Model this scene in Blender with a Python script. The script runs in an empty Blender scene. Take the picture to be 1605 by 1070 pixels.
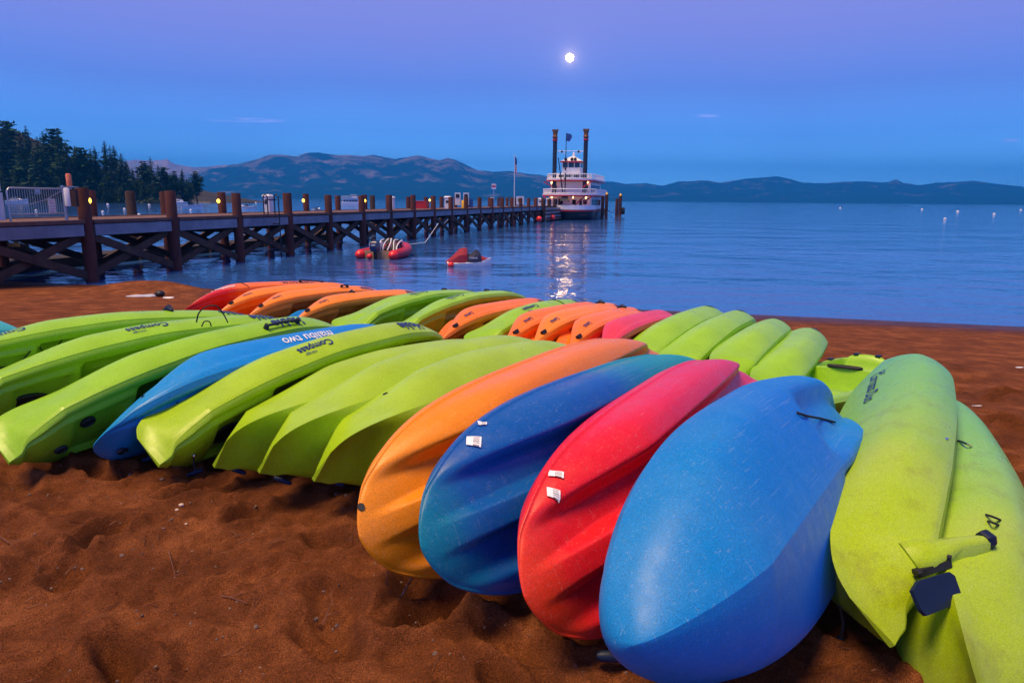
import bpy, bmesh, math, random
import numpy as np
from mathutils import Matrix, Vector
random.seed(11); RNG = np.random.default_rng(11)
sc = bpy.context.scene; C = sc.collection; D = math.radians

# ------------------------------------------------------------------ camera, sky, sun, exposure
PITCH, ROLL, CAMH, WATER, FPX = D(11.72), D(0.5), 1.7, -0.9, 1070.0
cd = bpy.data.cameras.new('camera'); cd.lens = 24; cd.sensor_width = 36; cd.sensor_fit = 'HORIZONTAL'
cd.clip_start = .05; cd.clip_end = 60000
cam = bpy.data.objects.new('camera', cd); C.objects.link(cam); sc.camera = cam
cam.matrix_world = Matrix.Translation((0, 0, CAMH)) @ Matrix.Rotation(math.pi/2-PITCH, 4, 'X') @ Matrix.Rotation(ROLL, 4, 'Z')
sc.view_settings.view_transform = 'Standard'; sc.view_settings.look = 'None'
sc.view_settings.exposure = 0.0; sc.view_settings.gamma = 1.0
sc.cycles.use_denoising = True; sc.cycles.max_bounces = 6; sc.cycles.volume_bounces = 0
sc.cycles.sample_clamp_indirect = 6.0; sc.cycles.volume_max_steps = 64

w = bpy.data.worlds.new('World'); sc.world = w; w.use_nodes = True
nt = w.node_tree; N = nt.nodes; LK = nt.links; N.clear()
def wn(t, **k):
    n = N.new(t)
    for a, b in k.items(): setattr(n, a, b)
    return n
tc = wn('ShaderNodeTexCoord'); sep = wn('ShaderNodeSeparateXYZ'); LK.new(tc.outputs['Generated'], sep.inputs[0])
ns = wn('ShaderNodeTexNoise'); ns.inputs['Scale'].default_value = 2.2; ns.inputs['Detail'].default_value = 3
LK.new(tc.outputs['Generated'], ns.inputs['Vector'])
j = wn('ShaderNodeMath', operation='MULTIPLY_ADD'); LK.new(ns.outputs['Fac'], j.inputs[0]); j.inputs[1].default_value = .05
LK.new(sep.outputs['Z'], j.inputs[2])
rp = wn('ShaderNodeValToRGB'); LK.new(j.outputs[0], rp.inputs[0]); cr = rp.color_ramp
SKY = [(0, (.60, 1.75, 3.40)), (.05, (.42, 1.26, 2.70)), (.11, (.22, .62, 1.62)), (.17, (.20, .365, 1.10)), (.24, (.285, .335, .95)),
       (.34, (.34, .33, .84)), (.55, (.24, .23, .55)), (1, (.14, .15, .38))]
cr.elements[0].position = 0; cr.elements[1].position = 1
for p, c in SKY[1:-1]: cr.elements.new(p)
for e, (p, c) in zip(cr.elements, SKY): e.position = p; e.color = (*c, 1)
# thin clouds low over the lake
mp = wn('ShaderNodeMapping'); mp.inputs['Scale'].default_value = (14, 14, 150); LK.new(tc.outputs['Generated'], mp.inputs[0])
cn = wn('ShaderNodeTexNoise'); cn.inputs['Scale'].default_value = 1.0; cn.inputs['Detail'].default_value = 5; LK.new(mp.outputs[0], cn.inputs['Vector'])
def m1(op, a, b, c=None):
    n = wn('ShaderNodeMath', operation=op)
    for i, v in enumerate((a, b, c)):
        if v is None: continue
        if isinstance(v, (int, float)): n.inputs[i].default_value = v
        else: LK.new(v, n.inputs[i])
    return n.outputs[0]
msum = None
CLOUDS = [(-.364, .108, .085, .0055, 1.5), (.70, .088, .016, .003, .6), (.27, .117, .02, .003, .5), (-.02, .10, .02, .003, .3)]
for a0, e0, aw, eh, amp in CLOUDS:
    az = m1('DIVIDE', sep.outputs['X'], sep.outputs['Y']); el = m1('DIVIDE', sep.outputs['Z'], sep.outputs['Y'])
    dx = m1('DIVIDE', m1('SUBTRACT', az, a0), aw); dz = m1('DIVIDE', m1('SUBTRACT', el, e0), eh)
    r2 = m1('ADD', m1('MULTIPLY', dx, dx), m1('MULTIPLY', dz, dz))
    g = m1('MULTIPLY', m1('MAXIMUM', m1('SUBTRACT', 1.0, r2), 0.0), amp)
    msum = g if msum is None else m1('ADD', msum, g)
front = m1('GREATER_THAN', sep.outputs['Y'], 0.0)
cfn = wn('ShaderNodeMapRange'); cfn.interpolation_type = 'SMOOTHSTEP'; LK.new(cn.outputs['Fac'], cfn.inputs[0]); cfn.inputs[1].default_value = .44; cfn.inputs[2].default_value = .68
cf = m1('MINIMUM', m1('MULTIPLY', m1('MULTIPLY', msum, front), cfn.outputs[0]), .75)
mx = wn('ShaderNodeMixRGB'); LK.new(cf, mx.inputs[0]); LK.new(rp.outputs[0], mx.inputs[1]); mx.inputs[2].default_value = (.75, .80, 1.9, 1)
MOONV = Matrix.Rotation(math.pi/2-PITCH, 3, 'X') @ Matrix.Rotation(ROLL, 3, 'Z') @ Vector(((893-802.5)/FPX, -(91-535)/FPX, -1.0)); MOONV.normalize()
nv = wn('ShaderNodeVectorMath', operation='NORMALIZE'); LK.new(tc.outputs['Generated'], nv.inputs[0])
dt = wn('ShaderNodeVectorMath', operation='DISTANCE'); LK.new(nv.outputs[0], dt.inputs[0]); dt.inputs[1].default_value = MOONV
gl = m1('ADD', m1('MULTIPLY', m1('POWER', 2.718, m1('MULTIPLY', dt.outputs['Value'], -190.0)), 1.6), m1('MULTIPLY', m1('POWER', 2.718, m1('MULTIPLY', dt.outputs['Value'], -34.0)), .10))
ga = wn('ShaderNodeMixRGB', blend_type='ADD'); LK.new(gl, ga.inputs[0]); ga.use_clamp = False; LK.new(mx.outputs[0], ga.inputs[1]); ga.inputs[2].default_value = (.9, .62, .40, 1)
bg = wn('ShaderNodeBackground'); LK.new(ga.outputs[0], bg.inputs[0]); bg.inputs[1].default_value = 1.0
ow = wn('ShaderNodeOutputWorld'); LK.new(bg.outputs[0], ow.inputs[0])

sl = bpy.data.lights.new('twilight_sun', 'SUN'); sl.energy = 5.0; sl.angle = D(25); sl.color = (1, .70, .36)
so = bpy.data.objects.new('twilight_sun', sl); C.objects.link(so)
so.rotation_euler = (D(10), D(-17), 0)     # glow of the eastern sky, behind the camera and to the left

# ------------------------------------------------------------------ helpers
def Rxn(a): c, s = math.cos(a), math.sin(a); return np.array([[1, 0, 0], [0, c, -s], [0, s, c]])
def Ryn(a): c, s = math.cos(a), math.sin(a); return np.array([[c, 0, s], [0, 1, 0], [-s, 0, c]])
def Rzn(a): c, s = math.cos(a), math.sin(a); return np.array([[c, -s, 0], [s, c, 0], [0, 0, 1]])
CM = Rxn(math.pi/2-PITCH) @ Rzn(ROLL)
def ray(px, py): return CM @ np.array([(px-802.5)/FPX, -(py-535)/FPX, -1.0])
def at(px, py, z=0.0):
    d = ray(px, py); t = (z-CAMH)/d[2]; return np.array([0, 0, CAMH])+t*d
def at_y(px, py, y):
    d = ray(px, py); return np.array([0, 0, CAMH])+d*(y/d[1])
def smooth(a, b, x): t = np.clip((x-a)/(b-a), 0, 1); return t*t*(3-2*t)
SA, SB = at(1605, 512, WATER)[:2], at(0, 440, WATER)[:2]
SDV = (SB-SA)/np.linalg.norm(SB-SA); SNV = np.array([SDV[1], -SDV[0]])
if (-SA)@SNV < 0: SNV = -SNV
def shore_sd(x, y): return (np.asarray(x)-SA[0])*SNV[0]+(np.asarray(y)-SA[1])*SNV[1]
def beach(x, y):
    a = WATER+.07*shore_sd(x, y); return -np.logaddexp(0, -np.asarray(a)/.03)*.03

def socket(mat, n): return mat.node_tree.nodes['Principled BSDF'].inputs[n]
def pm(name, col, col2=None, scale=6.0, rough=.6, bump=0.0, bscale=60.0, metal=0.0, emit=None, estr=0.0, spec=.5, stretch=None, lo=.35, hi=.65):
    m = bpy.data.materials.new(name); m.use_nodes = True; t = m.node_tree; p = t.nodes['Principled BSDF']
    p.inputs['Base Color'].default_value = (*col, 1); p.inputs['Roughness'].default_value = rough
    p.inputs['Metallic'].default_value = metal; p.inputs['Specular IOR Level'].default_value = spec
    co = t.nodes.new('ShaderNodeTexCoord'); vec = co.outputs['Object']
    if stretch:
        mpn = t.nodes.new('ShaderNodeMapping'); mpn.inputs['Scale'].default_value = stretch
        t.links.new(vec, mpn.inputs[0]); vec = mpn.outputs[0]
    if col2:
        n = t.nodes.new('ShaderNodeTexNoise'); n.inputs['Scale'].default_value = scale; n.inputs['Detail'].default_value = 6; n.inputs['Roughness'].default_value = .65
        t.links.new(vec, n.inputs['Vector']); r = t.nodes.new('ShaderNodeValToRGB')
        r.color_ramp.elements[0].position = lo; r.color_ramp.elements[1].position = hi
        r.color_ramp.elements[0].color = (*col, 1); r.color_ramp.elements[1].color = (*col2, 1)
        t.links.new(n.outputs['Fac'], r.inputs[0]); t.links.new(r.outputs[0], p.inputs['Base Color'])
    if bump:
        n = t.nodes.new('ShaderNodeTexNoise'); n.inputs['Scale'].default_value = bscale; n.inputs['Detail'].default_value = 4
        t.links.new(vec, n.inputs['Vector']); b = t.nodes.new('ShaderNodeBump'); b.inputs['Distance'].default_value = bump
        t.links.new(n.outputs['Fac'], b.inputs['Height']); t.links.new(b.outputs[0], p.inputs['Normal'])
    if emit:
        p.inputs['Emission Color'].default_value = (*emit, 1); p.inputs['Emission Strength'].default_value = estr
    return m

class MB:
    def __init__(s): s.v = []; s.f = []
    def add(s, vs, fs):
        o = len(s.v); s.v += [tuple(map(float, q)) for q in vs]; s.f += [tuple(i+o for i in f) for f in fs]; return s
    def box(s, c, d, M=None):
        x, y, z = d[0]/2, d[1]/2, d[2]/2
        vs = [np.array(q) for q in ((-x,-y,-z),(x,-y,-z),(x,y,-z),(-x,y,-z),(-x,-y,z),(x,-y,z),(x,y,z),(-x,y,z))]
        if M is not None: vs = [M@q for q in vs]
        return s.add([q+np.array(c, float) for q in vs], [(0,3,2,1),(4,5,6,7),(0,1,5,4),(1,2,6,5),(2,3,7,6),(3,0,4,7)])
    def beam(s, p, q, wd, ht):
        p, q = np.array(p, float), np.array(q, float); d = q-p; L = np.linalg.norm(d); d /= L
        up = np.array([0, 0, 1.]) if abs(d[2]) < .95 else np.array([0, 1., 0])
        r = np.cross(d, up); r /= np.linalg.norm(r); u = np.cross(r, d)
        return s.box((p+q)/2, (L, wd, ht), np.stack([d, r, u], 1))
    def tube(s, pts, rad, n=8, cap=True):
        pts = [np.array(p, float) for p in pts]; k = len(pts)
        rad = [rad]*k if np.isscalar(rad) else rad; vs = []; fs = []; ref = None
        for i, p in enumerate(pts):
            d = pts[min(i+1, k-1)]-pts[max(i-1, 0)]; d /= np.linalg.norm(d)+1e-9
            if ref is None: ref = np.array([0, 0, 1.]) if abs(d[2]) < .9 else np.array([1., 0, 0])
            r = np.cross(d, ref); r /= np.linalg.norm(r)+1e-9; u = np.cross(r, d); ref = u
            for a in range(n):
                t = 2*math.pi*a/n; vs.append(p+rad[i]*(math.cos(t)*r+math.sin(t)*u))
        for i in range(k-1):
            for a in range(n):
                b = (a+1) % n; fs.append((i*n+a, i*n+b, (i+1)*n+b, (i+1)*n+a))
        if cap: fs += [tuple(range(n))[::-1], tuple(range((k-1)*n, k*n))]
        return s.add(vs, fs)
    def lathe(s, prof, n=14, c=(0, 0, 0)):
        vs = []; fs = []; k = len(prof)
        for r, z in prof:
            for a in range(n):
                t = 2*math.pi*a/n; vs.append((c[0]+r*math.cos(t), c[1]+r*math.sin(t), c[2]+z))
        for i in range(k-1):
            for a in range(n):
                b = (a+1) % n; fs.append((i*n+a, i*n+b, (i+1)*n+b, (i+1)*n+a))
        fs += [tuple(range(n))[::-1], tuple(range((k-1)*n, k*n))]
        return s.add(vs, fs)
    def ball(s, c, r, n=12, sz=1.0):
        pr = [(max(r*math.sin(math.pi*i/8), .002), -r*sz*math.cos(math.pi*i/8)) for i in range(9)]
        return s.lathe(pr, n, c)
    def prism(s, poly, z0, z1):
        n = len(poly)
        return s.add([(x, y, z0) for x, y in poly]+[(x, y, z1) for x, y in poly],
                     [tuple(range(n))[::-1], tuple(range(n, 2*n))]+[(i, (i+1) % n, n+(i+1) % n, n+i) for i in range(n)])
    def loft(s, rings, cap=True, closed=True):
        n = len(rings[0]); vs = [q for r in rings for q in r]; fs = []
        for i in range(len(rings)-1):
            for a in range(n if closed else n-1):
                b = (a+1) % n; fs.append((i*n+a, i*n+b, (i+1)*n+b, (i+1)*n+a))
        if cap: fs += [tuple(range(n))[::-1], tuple(range((len(rings)-1)*n, len(rings)*n))]
        return s.add(vs, fs)
    def mesh(s, name, sm=None):
        m = bpy.data.meshes.new(name); m.from_pydata(s.v, [], s.f); m.update()
        if sm is not None:
            m.polygons.foreach_set('use_smooth', [True]*len(m.polygons))
            if sm < 180: m.set_sharp_from_angle(angle=D(sm))
        return m
    def build(s, name, mat, parent=None, sm=None):
        m = s.mesh(name, sm)
        if mat: m.materials.append(mat)
        o = bpy.data.objects.new(name, m); C.objects.link(o)
        if parent: o.parent = parent
        return o
def tag(o, label=None, cat=None, group=None, kind=None):
    for k, v in (('label', label), ('category', cat), ('group', group), ('kind', kind)):
        if v: o[k] = v
    return o
def thing(name, label, cat, loc=(0, 0, 0), rz=0.0, group=None):
    o = bpy.data.objects.new(name, None); C.objects.link(o); o.empty_display_size = .2
    o.location = tuple(map(float, loc)); o.rotation_euler = (0, 0, rz); return tag(o, label, cat, group)
def grid_mesh(name, X, Y, Z, mat, sm=True):
    ny, nx = X.shape; v = np.stack([X, Y, Z], 2).reshape(-1, 3)
    i = np.arange(ny*nx).reshape(ny, nx); f = np.stack([i[:-1, :-1], i[:-1, 1:], i[1:, 1:], i[1:, :-1]], 2).reshape(-1, 4)
    m = bpy.data.meshes.new(name); m.vertices.add(len(v)); m.vertices.foreach_set('co', v.astype(np.float32).ravel())
    m.loops.add(f.size); m.loops.foreach_set('vertex_index', f.astype(np.int32).ravel()); m.polygons.add(len(f))
    m.polygons.foreach_set('loop_start', np.arange(0, f.size, 4, dtype=np.int32)); m.polygons.foreach_set('loop_total', np.full(len(f), 4, np.int32))
    m.polygons.foreach_set('use_smooth', [sm]*len(f)); m.update(calc_edges=True); m.validate()
    m.materials.append(mat); o = bpy.data.objects.new(name, m); C.objects.link(o); return o
_PT = RNG.random((64, 64))
def vnoise(x, y):
    x = np.asarray(x, float); y = np.asarray(y, float); xi = np.floor(x).astype(int); yi = np.floor(y).astype(int)
    fx = x-xi; fy = y-yi; fx = fx*fx*(3-2*fx); fy = fy*fy*(3-2*fy)
    g = lambda a, b: _PT[a % 64, b % 64]
    return (g(xi, yi)*(1-fx)+g(xi+1, yi)*fx)*(1-fy)+(g(xi, yi+1)*(1-fx)+g(xi+1, yi+1)*fx)*fy
def fbm(x, y, o=4):
    s = 0; a = .5
    for k in range(o): s = s+a*vnoise(x*2**k+17.3*k, y*2**k+9.1*k); a *= .5
    return s

_TX = {}
def text_mesh(s, size, shear=0, bold=.0):
    key = (s, size, shear, bold)
    if key not in _TX:
        cu = bpy.data.curves.new('t', 'FONT'); cu.body = s; cu.size = size; cu.shear = shear; cu.offset = bold; cu.align_x = 'CENTER'; cu.resolution_u = 3
        o = bpy.data.objects.new('t', cu); C.objects.link(o); bpy.context.view_layer.update()
        me = bpy.data.meshes.new_from_object(o.evaluated_get(bpy.context.evaluated_depsgraph_get()))
        _TX[key] = ([tuple(v.co) for v in me.vertices], [tuple(p.vertices) for p in me.polygons])
        bpy.data.objects.remove(o); bpy.data.curves.remove(cu); bpy.data.meshes.remove(me)
    return _TX[key]
M_bink = pm('black_lettering', (.015, .012, .02), rough=.5)
# ------------------------------------------------------------------ setting: beach
def sand_material():
    m = bpy.data.materials.new('sand'); m.use_nodes = True; t = m.node_tree; p = t.nodes['Principled BSDF']; L = t.links
    p.inputs['Roughness'].default_value = .95; p.inputs['Specular IOR Level'].default_value = .15
    co = t.nodes.new('ShaderNodeTexCoord')
    def nz(s, d=4, r=.6):
        n = t.nodes.new('ShaderNodeTexNoise'); n.inputs['Scale'].default_value = s; n.inputs['Detail'].default_value = d; n.inputs['Roughness'].default_value = r
        L.new(co.outputs['Object'], n.inputs['Vector']); return n.outputs['Fac']
    def ramp(f, stops):
        r = t.nodes.new('ShaderNodeValToRGB'); L.new(f, r.inputs[0]); e = r.color_ramp.elements
        while len(e) < len(stops): e.new(.5)
        for q, (a, c) in zip(e, stops): q.position = a; q.color = (*c, 1)
        return r.outputs[0]
    def mix(f, a, b, mode='MIX'):
        n = t.nodes.new('ShaderNodeMixRGB'); n.blend_type = mode
        for i, v in enumerate((f, a, b)):
            if isinstance(v, (int, float)): n.inputs[i].default_value = v
            else: L.new(v, n.inputs[i])
        return n.outputs[0]
    base = ramp(nz(2.6, 6, .7), [(.3, (.12, .037, .013)), (.5, (.22, .069, .023)), (.7, (.40, .138, .050))])
    grain = ramp(nz(190, 3, .8), [(.30, (.14, .12, .11)), (.5, (1, 1, 1)), (.70, (2.3, 2.1, 1.9))])
    c = mix(.85, base, grain, 'MULTIPLY')
    dk = ramp(nz(38, 3, .7), [(.24, (.25, .22, .2)), (.36, (1, 1, 1))]); c = mix(.7, c, dk, 'MULTIPLY')
    gz_ = t.nodes.new('ShaderNodeSeparateXYZ'); L.new(co.outputs['Object'], gz_.inputs[0])
    wet = t.nodes.new('ShaderNodeMapRange'); L.new(gz_.outputs['Z'], wet.inputs[0]); wet.inputs[1].default_value = WATER+.05; wet.inputs[2].default_value = WATER+.16; wet.inputs[3].default_value = 1; wet.inputs[4].default_value = 0
    c = mix(wet.outputs[0], c, mix(1.0, c, ramp(nz(3), [(.3, (.35, .33, .33)), (.7, (.48, .45, .45))]), 'MULTIPLY'))
    rw = t.nodes.new('ShaderNodeMapRange'); L.new(wet.outputs[0], rw.inputs[0]); rw.inputs[3].default_value = .95; rw.inputs[4].default_value = .35; L.new(rw.outputs[0], p.inputs['Roughness'])
    L.new(c, p.inputs['Base Color'])
    b1 = t.nodes.new('ShaderNodeBump'); b1.inputs['Distance'].default_value = .030; L.new(nz(34, 8, .75), b1.inputs['Height'])
    b2 = t.nodes.new('ShaderNodeBump'); b2.inputs['Distance'].default_value = .014; L.new(nz(230, 2), b2.inputs['Height'])
    L.new(b1.outputs[0], b2.inputs['Normal']); L.new(b2.outputs[0], p.inputs['Normal']); return m
M_sand = sand_material()
def axis(a0, a1, step, lo, hi):
    mid = list(np.arange(a0, a1, step)); s = step; l = [a0]; r = [mid[-1]]
    while l[-1] > lo: s *= 1.055; l.append(l[-1]-s)
    s = step
    while r[-1] < hi: s *= 1.055; r.append(r[-1]+s)
    return np.array(l[1:][::-1]+mid+r[1:])
gx = axis(-3.6, 3.6, .022, -140, 140); gy = axis(1.0, 5.2, .022, -60, 60)
GX, GY = np.meshgrid(gx, gy)
PITS = [(RNG.uniform(-7, 6), RNG.uniform(.6, 8.5)) for _ in range(560)]
def sand_h(X, Y, f1=1.0, f2=1.0):
    h = .11*(fbm(X*.9, Y*.9, 2)-.37)*f2+.10*(fbm(X*2.6+5, Y*2.6, 2)-.37)*f2
    if True:
        rg = 1-np.abs(2*fbm(X*5.2+2, Y*5.2, 3)-.9)*1.5; h = h+f1*(.035*(rg-.6)+.055*(fbm(X*9, Y*9+3, 3)-.45)+.030*(vnoise(X*21, Y*21)-.5)*vnoise(X*3+7, Y*3)+.012*(vnoise(X*40, Y*40)-.5))
    return h
_sp = np.maximum(np.gradient(gx)[None, :], np.gradient(gy)[:, None]); SH_ = sand_h(GX, GY, smooth(.11, .035, _sp), smooth(.45, .12, _sp))
for (px_, py_) in PITS:
    a = RNG.uniform(0, 3.14); l, ww, dp = RNG.uniform(.12, .19), RNG.uniform(.06, .10), RNG.uniform(.04, .10)
    ix = np.where((gx > px_-.6) & (gx < px_+.6))[0]; iy = np.where((gy > py_-.6) & (gy < py_+.6))[0]
    if len(ix) == 0 or len(iy) == 0: continue
    s = np.s_[iy[0]:iy[-1]+1, ix[0]:ix[-1]+1]; dx, dy = GX[s]-px_, GY[s]-py_
    r = np.sqrt(((dx*math.cos(a)+dy*math.sin(a))/l)**2+((-dx*math.sin(a)+dy*math.cos(a))/ww)**2)*(1+.35*(fbm(GX[s]*7+px_, GY[s]*7, 2)-.4))
    SH_[s] += -dp*np.exp(-r**4)+dp*.40*np.exp(-((r-1.45)/.33)**2)
calm = smooth(.3, 6, shore_sd(GX, GY)); GZ = beach(GX, GY)+SH_*(.12+.88*calm)
md = at(235, 452, -.75); GZ += .32*np.exp(-(((GX-md[0])/1.3)**2+((GY-md[1])/.7)**2))*(.7+.6*fbm(GX*2, GY*2))
GZ = np.maximum(GZ, -6)
ground = grid_mesh('beach', GX, GY, GZ, M_sand); tag(ground, kind='structure')

# ------------------------------------------------------------------ setting: lake
def water_material():
    m = bpy.data.materials.new('lake_water'); m.use_nodes = True; t = m.node_tree; p = t.nodes['Principled BSDF']; L = t.links
    p.inputs['Base Color'].default_value = (.028, .10, .36, 1); p.inputs['Roughness'].default_value = .06; p.inputs['IOR'].default_value = 1.33
    co = t.nodes.new('ShaderNodeTexCoord'); last = None
    for sx, sy, dist, det in ((.10, .16, .24, 2), (.55, .9, .062, 3), (2.2, 3.4, .016, 3)):
        mpn = t.nodes.new('ShaderNodeMapping'); mpn.inputs['Scale'].default_value = (sx, sy, 1); mpn.inputs['Rotation'].default_value = (0, 0, .25)
        L.new(co.outputs['Object'], mpn.inputs[0])
        n = t.nodes.new('ShaderNodeTexNoise'); n.inputs['Scale'].default_value = 1; n.inputs['Detail'].default_value = det
        L.new(mpn.outputs[0], n.inputs['Vector']); b = t.nodes.new('ShaderNodeBump'); b.inputs['Distance'].default_value = dist
        L.new(n.outputs['Fac'], b.inputs['Height'])
        if last: L.new(last, b.inputs['Normal'])
        last = b.outputs[0]
    L.new(last, p.inputs['Normal']); return m
M_water = water_material()
wv = MB().add([(-6600, -200, WATER), (6600, -200, WATER), (6600, 6800, WATER), (-6600, 6800, WATER)], [(0, 1, 2, 3)])
tag(wv.build('lake', M_water), kind='structure')

# ------------------------------------------------------------------ setting: mountains across the lake
def mountain_material(name, forest, rock, lo, hi):
    m = bpy.data.materials.new(name); m.use_nodes = True; t = m.node_tree; p = t.nodes['Principled BSDF']; L = t.links
    p.inputs['Roughness'].default_value = 1; p.inputs['Specular IOR Level'].default_value = 0
    co = t.nodes.new('ShaderNodeTexCoord')
    n = t.nodes.new('ShaderNodeTexNoise'); n.inputs['Scale'].default_value = .0065; n.inputs['Detail'].default_value = 8; n.inputs['Roughness'].default_value = .68
    L.new(co.outputs['Object'], n.inputs['Vector'])
    s = t.nodes.new('ShaderNodeSeparateXYZ'); L.new(co.outputs['Object'], s.inputs[0])
    a = t.nodes.new('ShaderNodeMath'); a.operation = 'MULTIPLY_ADD'; L.new(s.outputs['Z'], a.inputs[0]); a.inputs[1].default_value = .0007; L.new(n.outputs['Fac'], a.inputs[2])
    r = t.nodes.new('ShaderNodeValToRGB'); e = r.color_ramp.elements; e[0].position = lo; e[1].position = hi
    e[0].color = (*forest, 1); e[1].color = (*rock, 1); L.new(a.outputs[0], r.inputs[0]); L.new(r.outputs[0], p.inputs['Base Color']); return m
def ridge(name, prof, Dn, Df, mat, seed, rough=.10, base_py=None):
    px = np.linspace(prof[0][0], prof[-1][0], 420); py = np.interp(px, [q[0] for q in prof], [q[1] for q in prof])
    py = py+2.2*(fbm(px*.11+seed, px*0+seed, 4)-.45)
    rows = 54; X = np.zeros((rows, len(px))); Y = X.copy(); Z = X.copy()
    for i, (a, b) in enumerate(zip(px, py)):
        d = ray(a, b); h = np.hypot(d[0], d[1]); ex, ey, te = d[0]/h, d[1]/h, d[2]/h
        hr = CAMH+te*Df-WATER
        s = np.linspace(0, 1, rows-6); dist_ = Dn+(Df-Dn)*s
        prf = s**.8*(.55+.45*s)
        dist_ = np.concatenate([dist_, Df*(1+.022*np.arange(1, 7))]); prf = np.concatenate([prf, np.linspace(.9, -.2, 6)])
        X[:, i] = ex*dist_; Y[:, i] = ey*dist_; Z[:, i] = hr*prf
    nn = fbm(X/420+seed, Y/420, 5); s_ = np.linspace(0, 1, rows)[:, None]
    rd = 1-np.abs(2*fbm(X/260+3*seed, Y/330+seed, 4)-.93)*2
    edge = np.clip(np.minimum(1, 6*s_)*np.clip((0.86-s_)/.25, 0, 1), 0, 1)
    Z = WATER-.5+Z*(1+edge*((nn-.47)*rough*6+(rd-.6)*rough*3))
    return tag(grid_mesh(name, X, Y, Z, mat), kind='structure')
M_mt1 = mountain_material('mountain_forest_rock', (.008, .038, .070), (.38, .29, .36), .60, .88)  # forest colour carries added haze blue
M_mt2 = mountain_material('mountain_forest', (.008, .034, .066), (.30, .25, .30), .62, .90)  # haze blue mixed into the forest colour here too
M_mt0 = mountain_material('mountain_far_rock', (.03, .05, .06), (.50, .36, .38), .45, .7)
ridge('mountains', [(150, 262), (200, 252), (216, 250), (236, 252), (262, 250), (277, 258), (302, 262), (330, 261), (352, 258), (400, 262), (460, 275), (500, 300)], 5200, 5600, M_mt0, 2.2)
ridge('mountains', [(262, 300), (290, 286), (310, 275), (330, 264), (350, 262), (365, 257), (380, 256), (400, 250), (420, 243), (435, 242), (450, 243), (465, 246),
      (480, 239), (500, 239), (520, 242), (545, 243), (570, 244), (585, 242), (600, 246), (620, 249), (640, 246), (655, 243), (670, 247), (690, 251), (700, 247), (710, 249),
      (730, 258), (750, 267), (775, 269), (800, 268), (820, 271), (845, 274), (870, 279), (900, 284), (930, 292), (960, 304), (985, 312)], 3300, 4500, M_mt1, 5.1, .12)
ridge('mountains', [(860, 283), (900, 282), (930, 284), (960, 285), (980, 288), (1010, 287), (1040, 291), (1060, 285), (1090, 283), (1110, 283), (1130, 286), (1160, 281), (1190, 278),
      (1220, 276), (1240, 281), (1260, 286), (1290, 287), (1320, 285), (1360, 284), (1380, 286), (1395, 285), (1405, 280), (1415, 286), (1440, 290), (1470, 286), (1500, 285),
      (1525, 283), (1550, 287), (1585, 290), (1605, 293), (1700, 290), (1850, 296)], 4600, 5700, M_mt2, 8.4, .14)

# ------------------------------------------------------------------ moon and haze
mdv = ray(893, 91); mdv = mdv/np.linalg.norm(mdv)*40000+np.array([0, 0, CAMH])
M_moon = pm('moonlight', (.8, .8, .8), emit=(1.0, .56, .19), estr=150.0)
mo = MB().lathe([(max(200*math.sin(math.pi*i/24), 1), -200*math.cos(math.pi*i/24)) for i in range(25)], 40).build('moon', M_moon, None, 180); mo.location = tuple(mdv)
tag(mo, 'small bright full moon low over the lake', 'moon')
hz = MB().box((0, 1700, 170), (13600, 10600, 360)); ho = hz.build('haze', None); tag(ho, kind='stuff')
hm = bpy.data.materials.new('haze'); hm.use_nodes = True; hn = hm.node_tree; hn.nodes.clear()
pv = hn.nodes.new('ShaderNodeVolumePrincipled'); pv.inputs['Color'].default_value = (.02, .31, 1.0, 1); pv.inputs['Density'].default_value = 2.7e-4; pv.inputs['Anisotropy'].default_value = 0.0
hoo = hn.nodes.new('ShaderNodeOutputMaterial'); hn.links.new(pv.outputs[0], hoo.inputs['Volume']); ho.data.materials.append(hm)

# ------------------------------------------------------------------ wooded headland on the left
M_head = pm('headland_ground', (.012, .012, .010), (.034, .027, .02), .25, rough=1, bump=.3, bscale=.8)
hx = np.linspace(-330, -128, 90); hy = np.linspace(228, 430, 70); HX, HY = np.meshgrid(hx, hy)
def head_h(X, Y):
    """low wooded point: high at the left, running out to a spit"""
    edge = 268+10*np.sin(X*.05)+.10*(X+330); inland = Y-edge
    lat = smooth(-126, -190, X); high = 4+30*smooth(-190, -285, X)
    back = 1-smooth(375, 428, Y)
    return WATER-.6+(np.clip(inland, -5, 200)*.05+high*smooth(0, 90, inland))*lat*back+(fbm(X*.08, Y*.08)-.4)*2.2*lat*smooth(-2, 10, inland)*back
tag(grid_mesh('headland', HX, HY, head_h(HX, HY), M_head), kind='structure')

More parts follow.
